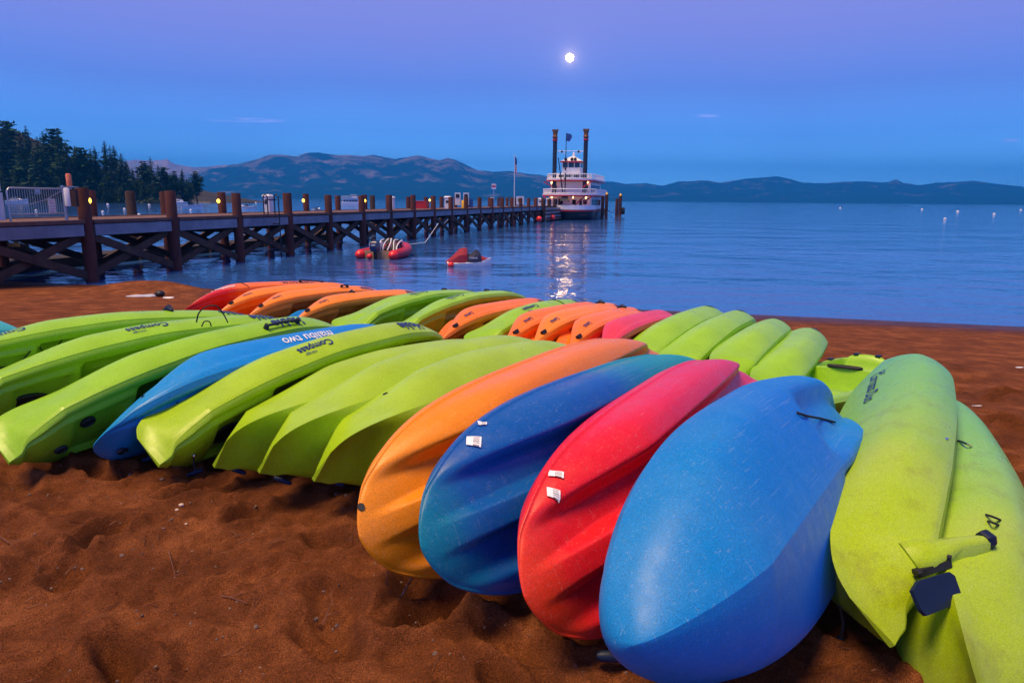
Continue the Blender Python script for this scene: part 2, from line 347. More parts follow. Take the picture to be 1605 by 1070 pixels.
M_bark = pm('pine_bark', (.055, .032, .022), (.10, .06, .04), 2, rough=.95)
def needle_material(name, a, b):
    m = pm(name, a, b, .9, rough=.8, spec=.2); return m
M_ned = [needle_material('pine_needles', (.016, .052, .016), (.042, .095, .026)), needle_material('fir_needles', (.013, .042, .020), (.030, .075, .028)),
         needle_material('yellow_green_needles', (.05, .085, .018), (.09, .13, .026))]  # last set: lighter yellow-green, given to some low trees at random
def conifer(kind, h, seed):
    r = random.Random(seed); tk = MB(); lean = (r.uniform(-.02, .02)*h, r.uniform(-.02, .02)*h)
    tk.tube([(lean[0]*t*t, lean[1]*t*t, h*t) for t in (0, .25, .5, .75, .97)], [.017*h, .014*h, .010*h, .006*h, .001*h], 6)
    cr_ = MB(); vs, fs = [], []
    z0 = {'fir': .08, 'pine': .30, 'spire': .05, 'gap': .22}[kind]; wmax = {'fir': .19, 'pine': .21, 'spire': .12, 'gap': .17}[kind]*h
    z = z0
    while z < .985:
        t = (z-z0)/(1-z0)
        if kind == 'pine': prof = (math.sin(math.pi*min(1, .12+.80*t))**.75)*(1-.25*t)
        else: prof = (1-t)**.85*(.55+.45*min(1, t*6))+.035
        nb = r.randint(5, 7); a0 = r.uniform(0, 6.28)
        for b in range(nb):
            if kind == 'gap' and r.random() < .3: continue
            a = a0+b*6.283/nb+r.uniform(-.3, .3); L = wmax*prof*r.uniform(.62, 1.22); dro = r.uniform(-.32, -.05) if kind != 'pine' else r.uniform(-.05, .35)
            cx, cy = lean[0]*z*z, lean[1]*z*z; dx, dy = math.cos(a), math.sin(a)
            if kind in ('pine', 'gap'): tk.tube([(cx, cy, z*h), (cx+dx*L*.8, cy+dy*L*.8, z*h+dro*L*.8)], [.004*h, .001*h], 3, False)
            nc = 4 if kind != 'pine' else 5
            for c in range(nc):
                q = (c+.6)/nc; s = L*(.46 if kind != 'pine' else .50)*(1.1-.5*q)*r.uniform(.7, 1.3)
                p = np.array([cx+dx*L*q, cy+dy*L*q, z*h+dro*L*q+r.uniform(-.01, .012)*h])
                for k in range(3):
                    u = np.array([r.gauss(0, 1), r.gauss(0, 1), r.gauss(0, .5)]); u += np.array([dx, dy, dro])*1.0; u /= np.linalg.norm(u)
                    v = np.cross(u, [r.gauss(0, .5), r.gauss(0, .5), 1]); v /= np.linalg.norm(v)+1e-6
                    o = p+np.array([r.gauss(0, .22), r.gauss(0, .22), r.gauss(0, .16)])*s
                    i = len(vs); vs += [o-u*s*.55, o+v*s*.30, o+u*s*.62, o-v*s*.30]; fs.append((i, i+1, i+2, i+3))
        z += {'fir': .036, 'pine': .052, 'spire': .033, 'gap': .05}[kind]*r.uniform(.8, 1.25)*(1 if kind == 'pine' else (1.1-.55*t))
    cr_.add(vs, fs)
    return tk.mesh('trunk', 180), cr_.mesh('crown')
CON = [(k, conifer(k, 20.0, i*7+3)) for i, k in enumerate(['fir', 'pine', 'gap', 'fir', 'pine', 'spire'])]
for k, (a, b) in CON: a.materials.append(M_bark); b.materials.append(None)
TG = 'conifers on the headland'
def tree(x, y, h, v, label, mi, rz):
    o = thing('pine_tree', label, 'tree', (x, y, float(head_h(np.array(x), np.array(y)))-.3), rz, TG); s = h/20.0; o.scale = (s*1.35, s*1.35, s)
    for nm, me in zip(('trunk', 'crown'), CON[v][1]):
        c = bpy.data.objects.new(nm, me); C.objects.link(c); c.parent = o
        if nm == 'crown': c.material_slots[0].link = 'OBJECT'; c.material_slots[0].material = M_ned[mi]
# skyline trees, by where their tops stand against the sky
rt = random.Random(5)
ORD = 'first second third fourth fifth sixth seventh eighth ninth tenth eleventh twelfth thirteenth fourteenth fifteenth sixteenth seventeenth eighteenth nineteenth twentieth'.split()
TOPS = [(4, 196, 290), (13, 190, 310), (28, 205, 285), (38, 195, 300), (55, 212, 280), (68, 204, 300), (80, 202, 312), (92, 206, 292), (104, 220, 285), (116, 226, 300),
        (128, 232, 290), (140, 231, 310), (148, 228, 295), (161, 219, 300), (171, 224, 285), (178, 226, 306), (189, 238, 290), (197, 248, 300), (207, 262, 296), (216, 268, 305),
        (226, 252, 300), (236, 244, 297), (246, 257, 305), (253, 262, 290), (262, 275, 300), (272, 268, 296), (284, 264, 302), (292, 278, 298), (305, 268, 300), (298, 288, 292)]
for i, (px, py, dist_) in enumerate(TOPS):
    d = ray(px, py); q = np.array([0, 0, CAMH])+d*(dist_/d[1]); zb = float(head_h(np.array(q[0]), np.array(q[1])))-.3
    h = max(q[2]-zb, 5); v = rt.choice([0, 3, 5, 0, 3, 2, 4]) if px < 200 else rt.choice([1, 4, 2, 0])
    tree(q[0], q[1], h, v, ('%s treetop from the left edge on the headland skyline' % ORD[i]) if px < 190 else ('%s conifer in from the outer tip of the wooded headland' % ORD[[q[0] for q in sorted(TOPS, reverse=True)].index(px)]), rt.choice([0, 1, 0]), rt.uniform(0, 6))
for i in range(150):   # the trees in front of and between them
    px = rt.uniform(-10, 272); dist_ = rt.uniform(268, 325) if px < 170 else rt.uniform(268, 300) if px < 200 else rt.uniform(285, 305); d = ray(px, 300); x, y = d[0]*dist_/d[1], dist_
    h = rt.uniform(11, 20) if px < 150 else rt.uniform(9, 14) if px < 195 else rt.uniform(6, 10); front = dist_ < 278
    tree(x, y, h if not front else h*.62, rt.choice([0, 3, 2, 1, 4, 0]), 'shorter conifer massed low among the headland trees', 2 if rt.random() < .22 else rt.choice([0, 1]), rt.uniform(0, 6))
M_rock = pm('granite', (.10, .085, .08), (.24, .20, .185), 1.2, rough=.9)
rk = MB()
for i in range(420):
    px = rt.uniform(-10, 330); d = ray(px, 315); sx = d[0]/d[1]; yy = 262.0
    while yy < 330 and float(head_h(np.array(sx*yy), np.array(yy))) < WATER-.25: yy += 1.0
    yy += rt.uniform(-1, 7)*(1 if px < 230 else .4); s = rt.uniform(.35, 1.5)*(1 if px < 230 else .55); x = sx*yy; z = max(float(head_h(np.array(x), np.array(yy))), WATER-.1)
    pts = []; 
    for zz, rr in ((-.5, .9), (.15, 1.0), (.55, .75), (.8, .3)):
        pts.append([(x+s*rr*math.cos(a*1.0472)*rt.uniform(.8, 1.2), yy+s*rr*math.sin(a*1.0472)*rt.uniform(.8, 1.2), z+s*zz*rt.uniform(.85, 1.15)) for a in range(6)])
    rk.loft(pts)
tag(rk.build('shore_rocks', M_rock), 'grey granite boulders lining the shore of the headland', 'rocks', kind='stuff')
bs = MB(); M_bush = pm('shrub_leaves', (.03, .05, .012), (.075, .09, .02), .8, rough=.8)
for i in range(60):
    px = rt.uniform(-5, 255); yy = rt.uniform(266, 285); d = ray(px, 315); x = d[0]/d[1]*yy; z = max(float(head_h(np.array(x), np.array(yy))), WATER)
    for k in range(40):
        s = rt.uniform(.25, .5); o = np.array([x+rt.gauss(0, 1.3), yy+rt.gauss(0, 1), z+abs(rt.gauss(.5, .7))]); u = np.array([rt.gauss(0, 1) for _ in range(3)]); u /= np.linalg.norm(u); v = np.cross(u, [0, .3, 1]); v /= np.linalg.norm(v)+1e-6
        bs.add([o-u*s, o+v*s*.7, o+u*s, o-v*s*.7], [(0, 1, 2, 3)])
tag(bs.build('shrubs', M_bush), 'low green shrubs along the foot of the headland', 'shrubs', kind='stuff')

# ------------------------------------------------------------------ pier
M_pile = pm('rusty_pile', (.050, .013, .010), (.125, .028, .016), 2.2, rough=.8, bump=.01, bscale=8, stretch=(1, 1, .35))
M_pile_d = pm('old_dark_pile', (.03, .018, .016), (.07, .032, .024), 3, rough=.85)
M_brace = pm('pier_brace', (.045, .022, .016), (.09, .045, .028), 3, rough=.85); M_stringer = pm('galvanised_stringer', (.16, .17, .22), (.26, .27, .32), 1.5, rough=.55, metal=.2)
M_cap = pm('deck_edge_timber', (.10, .05, .04), (.17, .085, .065), 3, rough=.85); M_dark = pm('dark_timber', (.018, .014, .014), (.04, .03, .028), 2, rough=.9)
M_white = pm('white_paint', (.72, .73, .76), (.62, .63, .67), 4, rough=.45); M_galv = pm('galvanised_steel', (.42, .44, .47), rough=.4, metal=.8)
M_lamp = pm('lamp_glow', (.9, .6, .1), emit=(1, .52, .05), estr=5.0); M_redp = pm('red_paint', (.55, .02, .02), (.42, .015, .018), 4, rough=.4)
M_yel = pm('yellow_paint', (.75, .45, .02), rough=.5); M_blue = pm('blue_paint', (.02, .07, .25), rough=.5); M_blk = pm('black_paint', (.012, .012, .016), rough=.5)
PDIR = np.array([.262, 1.0]); PDIR /= np.linalg.norm(PDIR); PN = np.array([-PDIR[1], PDIR[0]])
def pier(y, wl=0.0, z=0.0):
    """point on the pier: y of its near edge line, wl metres across it"""
    return np.array([-13.06+.262*(y-21.15)+PN[0]*wl, y+PN[1]*wl, z])
def px_of(p):
    q = (np.array(p, float)-np.array([0, 0, CAMH])) @ CM; return 802.5+FPX*q[0]/-q[2]
def pier_px(px, wl, z=1.0):
    a, b = 14.0, 108.0
    for _ in range(40):
        m = (a+b)/2
        if px_of(pier(m, wl, z)) < px: a = m
        else: b = m
    return pier((a+b)/2, wl, z)
DECK, STEP, PW, PEND = .98, 3.525, 3.47, 102.0
YP = [21.15-STEP+STEP*k for k in range(0, 24)]
pr_ = thing('pier', 'long wooden pier on rusty piles running out to the paddle steamer', 'pier', pier(21.15, 0, WATER))
pl = np.array(pr_.location)
lp = lambda y, wl, z: pier(y, wl, z)-pl
PRZ = math.atan2(PDIR[1], PDIR[0])
RZP = Rzn(PRZ)
for i, y in enumerate(YP):
    r = .19 if i != 4 else .21
    for wl, rr, mt in ((0.0, r, M_pile), (PW, r*.93, M_pile)):
        top = 1.90+random.uniform(-.05, .05); n = 10; hw = MB()
        hw.tube([lp(y, wl, -3.2), lp(y, wl, -.2), lp(y, wl, top-.03), lp(y, wl, top)], [rr, rr*.98, rr*.95, rr*.90], 12).build('pile', mt, pr_, 50)
    if i < len(YP)-1:
        y2 = YP[i+1]
        for wl, t in ((-.05, .16), (PW-.25, .16)):
            MB().beam(lp(y+.20, wl, DECK-.30), lp(y2-.20, wl, DECK-.30), .14, .34).build('stringer', M_stringer, pr_)
            MB().beam(lp(y+.16, wl, DECK-.045), lp(y2-.16, wl, DECK-.045), .20, .11).build('edge_timber', M_cap, pr_)
            MB().beam(lp(y+.1, wl+.06, .50), lp(y2-.1, wl+.06, -.72), .10, .24).build('brace', M_brace, pr_)
            MB().beam(lp(y+.1, wl+.19, -.72), lp(y2-.1, wl+.19, .50), .10, .24).build('brace', M_brace, pr_)
    MB().beam(lp(y, -.1, DECK-.58), lp(y, PW+.1, DECK-.58), .26, .22).build('cross_beam', M_dark, pr_)
YB = [14.1]+YP
for i in range(len(YP)-1):       # decking, one run of boards for each bay
    y0, y1 = YP[i], YP[i+1]; dk_ = MB()
    MB().add([lp(y0, .05, DECK-.13), lp(y1, .05, DECK-.13), lp(y1, PW-.3, DECK-.13), lp(y0, PW-.3, DECK-.13),
              lp(y0, .05, DECK-.02), lp(y1, .05, DECK-.02), lp(y1, PW-.3, DECK-.02), lp(y0, PW-.3, DECK-.02)],
             [(0, 3, 2, 1), (4, 5, 6, 7), (0, 1, 5, 4), (1, 2, 6, 5), (2, 3, 7, 6), (3, 0, 4, 7)]).build('deck_bay', M_cap, pr_)
# shore end of the pier, beyond the left edge
for wl in (-.05, PW-.25):
    MB().beam(lp(8.0, wl, DECK-.30), lp(YP[0]-.2, wl, DECK-.30), .14, .34).build('stringer', M_stringer, pr_)
    MB().beam(lp(8.0, wl, DECK-.045), lp(YP[0]-.16, wl, DECK-.045), .20, .11).build('edge_timber', M_cap, pr_)
MB().add([lp(8, .05, DECK-.13), lp(YP[0], .05, DECK-.13), lp(YP[0], PW-.3, DECK-.13), lp(8, PW-.3, DECK-.13), lp(8, .05, DECK-.02), lp(YP[0], .05, DECK-.02), lp(YP[0], PW-.3, DECK-.02), lp(8, PW-.3, DECK-.02)],
         [(0, 3, 2, 1), (4, 5, 6, 7), (0, 1, 5, 4), (1, 2, 6, 5), (2, 3, 7, 6), (3, 0, 4, 7)]).build('deck_bay', M_cap, pr_)
# pier head: stacked horizontal fender timbers
yh0, yh1 = 84.0, 100.0
for k, z in enumerate((.62, .18, -.26, -.62)):
    MB().beam(lp(yh0, -.55, z), lp(yh1, -.55, z), .28, .26).build('fender_timber', M_stringer if k != 3 else M_cap, pr_)
for y in np.arange(yh0, yh1+.1, 3.2): MB().tube([lp(y, -.30, -3), lp(y, -.30, 1.75)], .2, 10).build('fender_pile', M_pile_d, pr_, 50)
# free standing mooring piles beyond the pier's far side
for k, px in enumerate((207, 584, 692)):
    p = pier_px(px, PW+1.3, 1.0); o = MB().tube([(0, 0, -2.4), (0, 0, 2.78), (0, 0, 2.82)], [.2, .19, .17], 12).build('mooring_pile', M_pile_d, None, 50); o.location = (p[0], p[1], WATER)
    tag(o, 'mooring pile standing just beyond the pier, %s' % ['between the lamp pile and the next', 'behind the red dinghy', 'just right of the red box'][k], 'pile', 'mooring piles behind the pier')
# low floating dock behind the piles
fd = thing('floating_dock', 'low dark floating dock lying behind the pier piles', 'dock', pier(16, PW+1.0, WATER))
fl = np.array(fd.location)
for k in range(7):
    y0, y1 = 15+k*4.2, 15+k*4.2+4.05
    MB().beam(pier(y0, PW+1.6, -.74)-fl, pier(y1, PW+1.6, -.74)-fl, 1.5, .42).build('dock_section', M_dark, fd)
# lamps
for k, (px, wl, z, side) in enumerate([(144, -.0, 1.56, 'on the big pile at the left'), (344, PW, 1.52, 'on the second lit pile from the left'), (476, PW, 1.55, 'on the third lit pile from the left'),
                                       (572, PW, 1.55, 'on a pile above the red dinghy'), (673, PW, 1.6, 'on a pile beside the red box')]):
    p = pier_px(px, wl, z); o = thing('pier_lamp', 'small glowing yellow lamp ' + side, 'lamp', (p[0]+.06, p[1]-.26, p[2]), 0, 'yellow lamps along the pier')
    MB().ball((0, 0, 0), .075, 10, 1.25).build('bulb', M_lamp, o, 180); MB().box((0, .10, .02), (.10, .14, .10)).build('bracket', M_blk, o)
# crowd barrier with notice at the shore end
gb0, gb1 = pier_px(17, .4, DECK), pier_px(106, .35, DECK)
br = thing('crowd_barrier', 'galvanised crowd control barrier with a white notice, closing the pier', 'barrier', gb0); dv = gb1-gb0; dv[2] = 0; BL = np.linalg.norm(dv)
br.rotation_euler = (0, 0, math.atan2(dv[1], dv[0]))
MB().tube([(0, 0, 0), (0, 0, .84), (.07, 0, .92), (BL-.07, 0, .92), (BL, 0, .84), (BL, 0, 0)], .026, 8).build('frame', M_galv, br, 60)
MB().tube([(0, 0, .20), (BL, 0, .20)], .022, 8).build('lower_rail', M_galv, br, 60)
for i in range(1, 24): MB().tube([(BL*i/24, 0, .2), (BL*i/24, 0, .92)], .009, 5).build('bar', M_galv, br)
def notice(name, mat, parent, c, wd, ht, rows, ink, n=(0, -1)):
    o = MB().box(c, (wd, .012, ht)).build(name, mat, parent)
    for k, s in enumerate(rows):
        vs, fs = text_mesh(s, ht/len(rows)*.85, 0, 0.0); mxw = max(abs(v[0]) for v in vs)*2+1e-6; sc_ = min(1, wd*.88/mxw)
        MB().add([(c[0]+x*sc_, c[1]-.009, c[2]+ht/2-ht*(k+.78)/len(rows)+y*sc_) for x, y, z in vs], fs).build('lettering', ink, o)
    return o
notice('notice', M_white, br, (BL*.73, -.035, .42), .22, .42, ['NOTICE', 'PIER', 'CLOSED', 'GUESTS', 'ONLY'], M_redp)
notice('small_notice', M_galv, br, (BL*.5, -.035, .83), .16, .14, ['NO ENTRY'], M_blk)
MB().tube([(BL, -.02, .92), (BL*.62, -.05, .60), (BL*.35, -.05, .48), (BL*.12, -.04, .44)], .012, 6).build('chain', M_galv, br)
# white cabinet, left edge
p = pier_px(-38, .9, DECK); o = thing('utility_cart', 'white boxy cart with dark lettering at the left end of the pier', 'cart', p, .1)
MB().box((0, 0, .42), (1.15, .7, .75)).build('body', M_white, o); MB().box((.0, 0, 1.0), (1.12, .66, .34)).build('upper_body', M_white, o); MB().box((.0, -.37, .80), (1.1, .05, .05)).build('trim', M_blk, o)
vs, fs = text_mesh('ar', .16, .3, .004); MB().add([(x+.48, -.36, .86+y) for x, y, z in vs], fs).build('lettering', M_bink, o)
for sx in (-.4, .4): MB().tube([(sx, -.25, .08), (sx, .25, .08)], .09, 12).build('wheel', M_blk, o, 50)
# post with light drum by the big pile
p = pier_px(104, .1, DECK); o = thing('utility_post', 'steel post with white drum and orange capped pipe beside the big pile', 'post', p)
MB().tube([(0, 0, -.15), (0, 0, 1.02)], .03, 8).build('post', M_galv, o, 60); MB().lathe([(.11, .42), (.115, .45), (.115, .93), (.10, .95)], 14, (.15, 0, 0)).build('drum', M_white, o, 50)
MB().box((.32, 0, .66), (.16, .14, .5)).build('box', M_pile_d, o); MB().box((.2, 0, .98), (.45, .18, .025)).build('shelf', M_galv, o)
MB().lathe([(.07, 1.0), (.075, 1.32), (.05, 1.36)], 12, (.22, 0, 0)).build('capped_pipe', pm('orange_pipe', (.75, .22, .10), (.6, .14, .07), 6, rough=.6), o, 50)
# power pedestals and other things on the deck
for k, (px, wl, h, wd) in enumerate([(421, PW-.6, .88, .36), (614, PW-.6, .88, .36), (702, .7, .95, .42), (771, .7, .9, .30), (847, .6, .95, .5), (859, .6, .95, .42), (884, .5, .95, .5)]):
    p = pier_px(px, wl, DECK); o = thing('power_pedestal', '%s white dock power pedestal from the left along the pier' % ORD[k], 'pedestal', p, PRZ-1.57, 'white power pedestals on the pier')
    MB().prism([(-wd/2, -.16), (wd/2, -.16), (wd/2, .16), (-wd/2, .16)], 0, h*.78).build('cabinet', M_white, o)
    MB().loft([[(-wd/2, -.16, h*.781), (wd/2, -.16, h*.781), (wd/2, .16, h*.781), (-wd/2, .16, h*.781)], [(-wd*.62, -.2, h*.9), (wd*.62, -.2, h*.9), (wd*.62, .18, h*.9), (-wd*.62, .18, h*.9)], [(-wd*.45, -.1, h), (wd*.45, -.1, h), (wd*.45, .16, h), (-wd*.45, .16, h)]]).build('hood', M_white, o)
    MB().box((0, -.165, h*.55), (wd*.5, .02, h*.2)).build('socket_panel', M_blk, o)
p = pier_px(662, PW-1.0, DECK); o = thing('dock_box', 'dark red storage box on the pier deck', 'storage box', p, PRZ-1.57); MB().box((0, 0, .25), (.9, .6, .5)).build('body', M_redp, o); MB().box((0, 0, .53), (.94, .64, .07)).build('lid', M_redp, o)
p = pier_px(728, .5, DECK); o = thing('fuel_station', 'grey fuel dispenser cluster with a yellow drum on the pier', 'fuel dispenser', p)
for sx in (-.55, .15): MB().box((sx, 0, .75), (.45, .4, 1.0)).build('dispenser', M_white, o); MB().box((sx, -.21, .98), (.3, .02, .3)).build('display', M_blk, o)
MB().lathe([(.2, 0), (.2, .62), (.18, .64)], 14, (.0, -.5, 0)).build('drum', M_yel, o, 50); MB().box((.55, 0, .4), (.3, .35, .7)).build('bin', M_blue, o)
p = pier_px(774, .9, DECK); o = thing('sign_post', 'short post with red and white sign on the pier', 'sign', p); MB().tube([(0, 0, 0), (0, 0, 1.75)], .05, 8).build('post', M_galv, o, 60); MB().box((0, -.06, 1.95), (.42, .03, .5)).build('panel', M_white, o); MB().box((0, -.08, 1.97), (.36, .015, .16)).build('band', M_redp, o)
# bicycles
def bicycle(px, wl, label, col):
    p = pier_px(px, wl, DECK); o = thing('bicycle', label, 'bicycle', p, PRZ, 'bicycles on the pier')
    for x in (-.52, .52):
        ring = [(x+.33*math.cos(t), 0, .34+.33*math.sin(t)) for t in np.linspace(0, 2*math.pi, 19)]; wh = MB().tube(ring, .022, 5, False).build('wheel', M_blk, o)
        sp_ = MB()
        for t in np.linspace(0, math.pi, 6)[:-1]: sp_.tube([(x-.32*math.cos(t), 0, .34-.32*math.sin(t)), (x+.32*math.cos(t), 0, .34+.32*math.sin(t))], .005, 3)
        sp_.build('spokes', M_galv, wh)
    MB().tube([(-.52, 0, .34), (-.12, 0, .32), (.36, 0, .80), (-.22, 0, .78), (-.12, 0, .32)], .022, 6).tube([(-.52, 0, .34), (-.22, 0, .78), (-.24, 0, .92)], .02, 6).tube([(.36, 0, .8), (.52, 0, .34)], .022, 6).build('frame', col, o)
    MB().box((-.25, 0, .95), (.26, .13, .05)).build('saddle', M_blk, o); MB().tube([(.34, 0, .8), (.33, 0, 1.02), (.22, .25, 1.05)], .016, 6).tube([(.33, 0, 1.02), (.22, -.25, 1.05)], .016, 6).build('handlebar', M_blk, o)
bicycle(785, .6, 'dark bicycle parked on the pier left of the flagpole', M_blue); bicycle(800, .6, 'dark bicycle parked on the pier by the flagpole foot', M_blk)
p = pier_px(815, .8, DECK); o = thing('notice_board', 'white notice board with a green and black picture on the pier', 'notice board', p)
MB().box((0, 0, .65), (.85, .06, .9)).build('panel', M_white, o); MB().lathe([(.24, -.01), (.24, .01)], 16).build('picture', pm('green_print', (.03, .2, .06), (.02, .02, .02), 9, rough=.6), o); bpy.context.view_layer.update(); o.children[-1].rotation_euler = (math.pi/2, 0, 0); o.children[-1].location = (0, -.045, .68)
for sx in (-.38, .38): MB().box((sx, .04, .3), (.05, .05, .6)).build('leg', M_galv, o)
p = pier_px(806, 1.2, DECK); o = thing('flagpole', 'tall white flagpole with a limp striped flag on the pier', 'flagpole', p)
MB().tube([(0, 0, 0), (0, 0, 5.3)], [.055, .03], 8).build('pole', M_white, o, 60); MB().ball((0, 0, 5.36), .06, 8).build('finial', M_yel, o, 180)
def flag_mesh(n, wd, top, bot, ph=0):
    vs = []; fs = []
    for j in range(n+1):
        z = top+(bot-top)*j/n
        for i in range(7):
            q = i/6; vs.append((.04+wd*q*(.55+.25*math.sin(j*.6+ph)), .05*math.sin(q*9+j*.5+ph), z-q*.14))
    for j in range(n):
        for i in range(6): fs.append((j*7+i, j*7+i+1, (j+1)*7+i+1, (j+1)*7+i))
    return vs, fs
vs, fs = flag_mesh(4, .28, 5.25, 4.55); fo = MB().add(vs, fs).build('flag', M_blue, o, 180); tag(fo, 'blue canton folded at the top of the flag')
for k in range(7):
    vs, fs = flag_mesh(1, .26, 4.55-.13*k, 4.42-.13*k, k*.4); MB().add(vs, fs).build('stripe', M_redp if k % 2 == 0 else M_white, fo, 180)
# boarding ladder frame
p = pier_px(429, -.15, DECK); o = thing('boarding_ladder', 'dark steel boarding ladder with hand rails going down to the water', 'ladder', p, PRZ-1.57+.9)
for sx in (-.24, .24): MB().tube([(sx, 0, -2.2), (sx, 0, .78), (sx, .28, .86), (sx, .55, .78), (sx, .55, 0)], .028, 6).build('rail', M_blk, o)
for z in np.arange(-1.9, .1, .3): MB().tube([(-.24, 0, z), (.24, 0, z)], .02, 6).build('rung', M_blk, o)
MB().beam((-.24, .3, .62), (.24, .3, .62), .05, .05).build('cross_rail', M_blk, o)
# gangway with railings under the shore end
g0 = pier_px(6, PW+.5, .3); g1 = pier_px(56, PW+1.6, -.4)
o = thing('gangway', 'dark railed gangway sloping down behind the pier at the left', 'gangway', g0); q = g1-g0
MB().beam((0, 0, -.2), q+np.array([0, 0, -.2]), .9, .14).build('walkway', M_dark, o)
for t in (0, .33, .66, 1): MB().beam(q*t+np.array([0, -.4, -.2]), q*t+np.array([0, -.4, .75]), .09, .09).build('post', M_blk, o)
for z in np.arange(0, .8, .125): MB().beam((0, -.4, z), q+np.array([0, -.4, z]), .03, .03).build('rail', M_blk, o)
# red fenders hung on the pier head
for k, (px, lab) in enumerate(((845, 'left one of two big red ball fenders hanging at the pier head'), (866, 'right one of two big red ball fenders hanging at the pier head'))):
    p = pier_px(px, -.85, -.45); o = thing('ball_fender', lab, 'fender', p, 0, 'red ball fenders'); MB().ball((0, 0, 0), .33, 14, 1.08).build('ball', pm('fender_red', (.85, .03, .03), rough=.35), o, 180); MB().tube([(0, 0, .33), (0, .2, 1.0)], .02, 5).build('rope', M_blk, o)
p = pier_px(880, -.85, .55); o = thing('ball_fender', 'small white ball fender on the pier head', 'fender', p); MB().ball((0, 0, 0), .16, 12).build('ball', M_white, o, 180); MB().tube([(0, 0, .15), (0, .3, .45)], .015, 5).build('rope', M_blk, o)
# dolphins: pairs of piles beyond the ship
for k, (px, py, lab) in enumerate(((947, 343.5, 'pair of brown mooring piles with yellow tips right beside the paddle steamer'), (969, 339.5, 'outermost brown mooring piles with yellow tips and a black tyre'))):
    p = at(px, py, WATER); o = thing('dolphin_piles', lab, 'piles', p, 0, 'mooring dolphins'); sc_ = p[1]/93.0
    hts = ((-.28, .0, 3.0), (.22, -.1, 3.25)) if k == 0 else ((-.24, 0, 2.35), (.2, 0, 2.75))
    for x, y, h in hts: MB().tube([(x*sc_, y, -2), (x*sc_, y, h*sc_)], .21*sc_, 12).build('pile', M_pile, o, 50); MB().tube([(x*sc_, y, -.1), (x*sc_, y, .16)], .225*sc_, 12).build('tide_band', M_cap, o, 50)
    MB().lathe([(.20*sc_, 0), (.05*sc_, .28*sc_), (.01, .3*sc_)], 12, (hts[1][0]*sc_, hts[1][1], hts[1][2]*sc_)).build('cap', M_yel, o, 50)
    if k: MB().lathe([(.2, .35), (.3, .5), (.3, 1.35), (.2, 1.5)], 12, (.62*sc_, 0, 0)).build('tyre_fender', M_blk, o, 50)
a, b = at(950, 331, WATER+1.05), None
p0 = at(950, 343.5, WATER)+np.array([.25, 0, 1.3]); p1 = at(966, 339.5, WATER)+np.array([-.2, 0, 1.35])
cb = MB().tube([p0*(1-t)+p1*t-np.array([0, 0, .55*4*t*(1-t)]) for t in np.linspace(0, 1, 9)], .045, 5).build('mooring_line', M_blk); tag(cb, 'dark mooring line slung between the two pile pairs', 'rope')

# ------------------------------------------------------------------ paddle steamer
M_sw = pm('ship_white', (.88, .86, .86), (.80, .78, .79), 3, rough=.45); M_hull = pm('ship_black_hull', (.010, .012, .022), rough=.35); M_glass = pm('dark_glass', (.012, .014, .02), rough=.06)
M_stack = pm('stack_black', (.014, .018, .03), (.02, .024, .04), 2, rough=.5); M_gold = pm('stack_gold', (.35, .16, .04), (.16, .05, .03), 5, rough=.4, metal=.5)
M_warm = pm('cabin_lamp', (.9, .6, .3), emit=(1, .50, .12), estr=22.0)
sp0 = at(886, 345, WATER); ship = thing('paddle_steamer', 'white paddle steamer with two tall black smokestacks and red trim moored at the pier head', 'ship', sp0, -D(10)-math.atan2(sp0[0], sp0[1])*1.0)
def outline(hw, y0, y1, nose, n=10):
    pts = [(hw*math.sin(t), y0+nose*(1-math.cos(t))) for t in np.linspace(-math.pi/2, math.pi/2, n)]
    return pts+[(hw, y1), (-hw, y1)]
def rail(z, h, hw, y0, y1, nose, nm):
    pts = outline(hw, y0, y1, nose, 16)[:16]; path = [(-hw, y1)]+pts+[(hw, y1)]; m = MB()
    fine = []
    for a, b in zip(path[:-1], path[1:]):
        n = max(1, int(np.hypot(b[0]-a[0], b[1]-a[1])/.22))
        fine += [(a[0]+(b[0]-a[0])*t/n, a[1]+(b[1]-a[1])*t/n) for t in range(n)]
    top = MB().tube([(x, y, z+h) for x, y in path], .05, 5).tube([(x, y, z+h*.12) for x, y in path], .03, 4)
    for x, y in fine: top.tube([(x, y, z), (x, y, z+h)], .022, 4, False)
    return top.build(nm, M_sw, ship)
hull_r = []
for z, k, y0 in ((-.6, .86, .9), (0, .93, .45), (.7, .98, .15), (1.15, 1.0, 0)): hull_r.append([(x*k, y, z) for x, y in outline(3.5, y0, 15, 3.2, 16)])
MB().loft(hull_r).build('hull', M_hull, ship, 30)
MB().prism(outline(3.58, -.06, 15.05, 3.2, 16), 1.151, 1.30).build('hull_trim', M_redp, ship)
vs, fs = text_mesh('M.S. Queen', .26, .2); MB().add([(2.25+x*.75, .82+x*.62-.1, .62+y) for x, y, z in vs], fs).build('lettering', M_gold, ship)
MB().prism(outline(3.5, 0.02, 15, 3.2, 16), 1.301, 1.36).build('main_deck', M_cap, ship)
bw = MB().prism(outline(3.52, -.02, 4.2, 3.2, 16), 1.362, 1.95).build('bulwark', M_sw, ship)
cab = MB().prism([(-2.9, 3.2), (2.9, 3.2), (2.9, 14.5), (-2.9, 14.5)], 1.361, 3.10).build('main_cabin', M_sw, ship)
for x in (-1.9, 1.5): MB().box((x, 3.18, 2.15), (.34, .05, 1.2)).build('door', M_glass, ship)
for x in (-1.2, .6, 2.1): MB().box((x, 3.18, 2.35), (.5, .05, .6)).build('window', M_glass, ship)
for y in np.arange(4.5, 14, 1.6): MB().box((2.92, y, 2.3), (.05, 1.1, .8)).build('window', M_glass, ship)
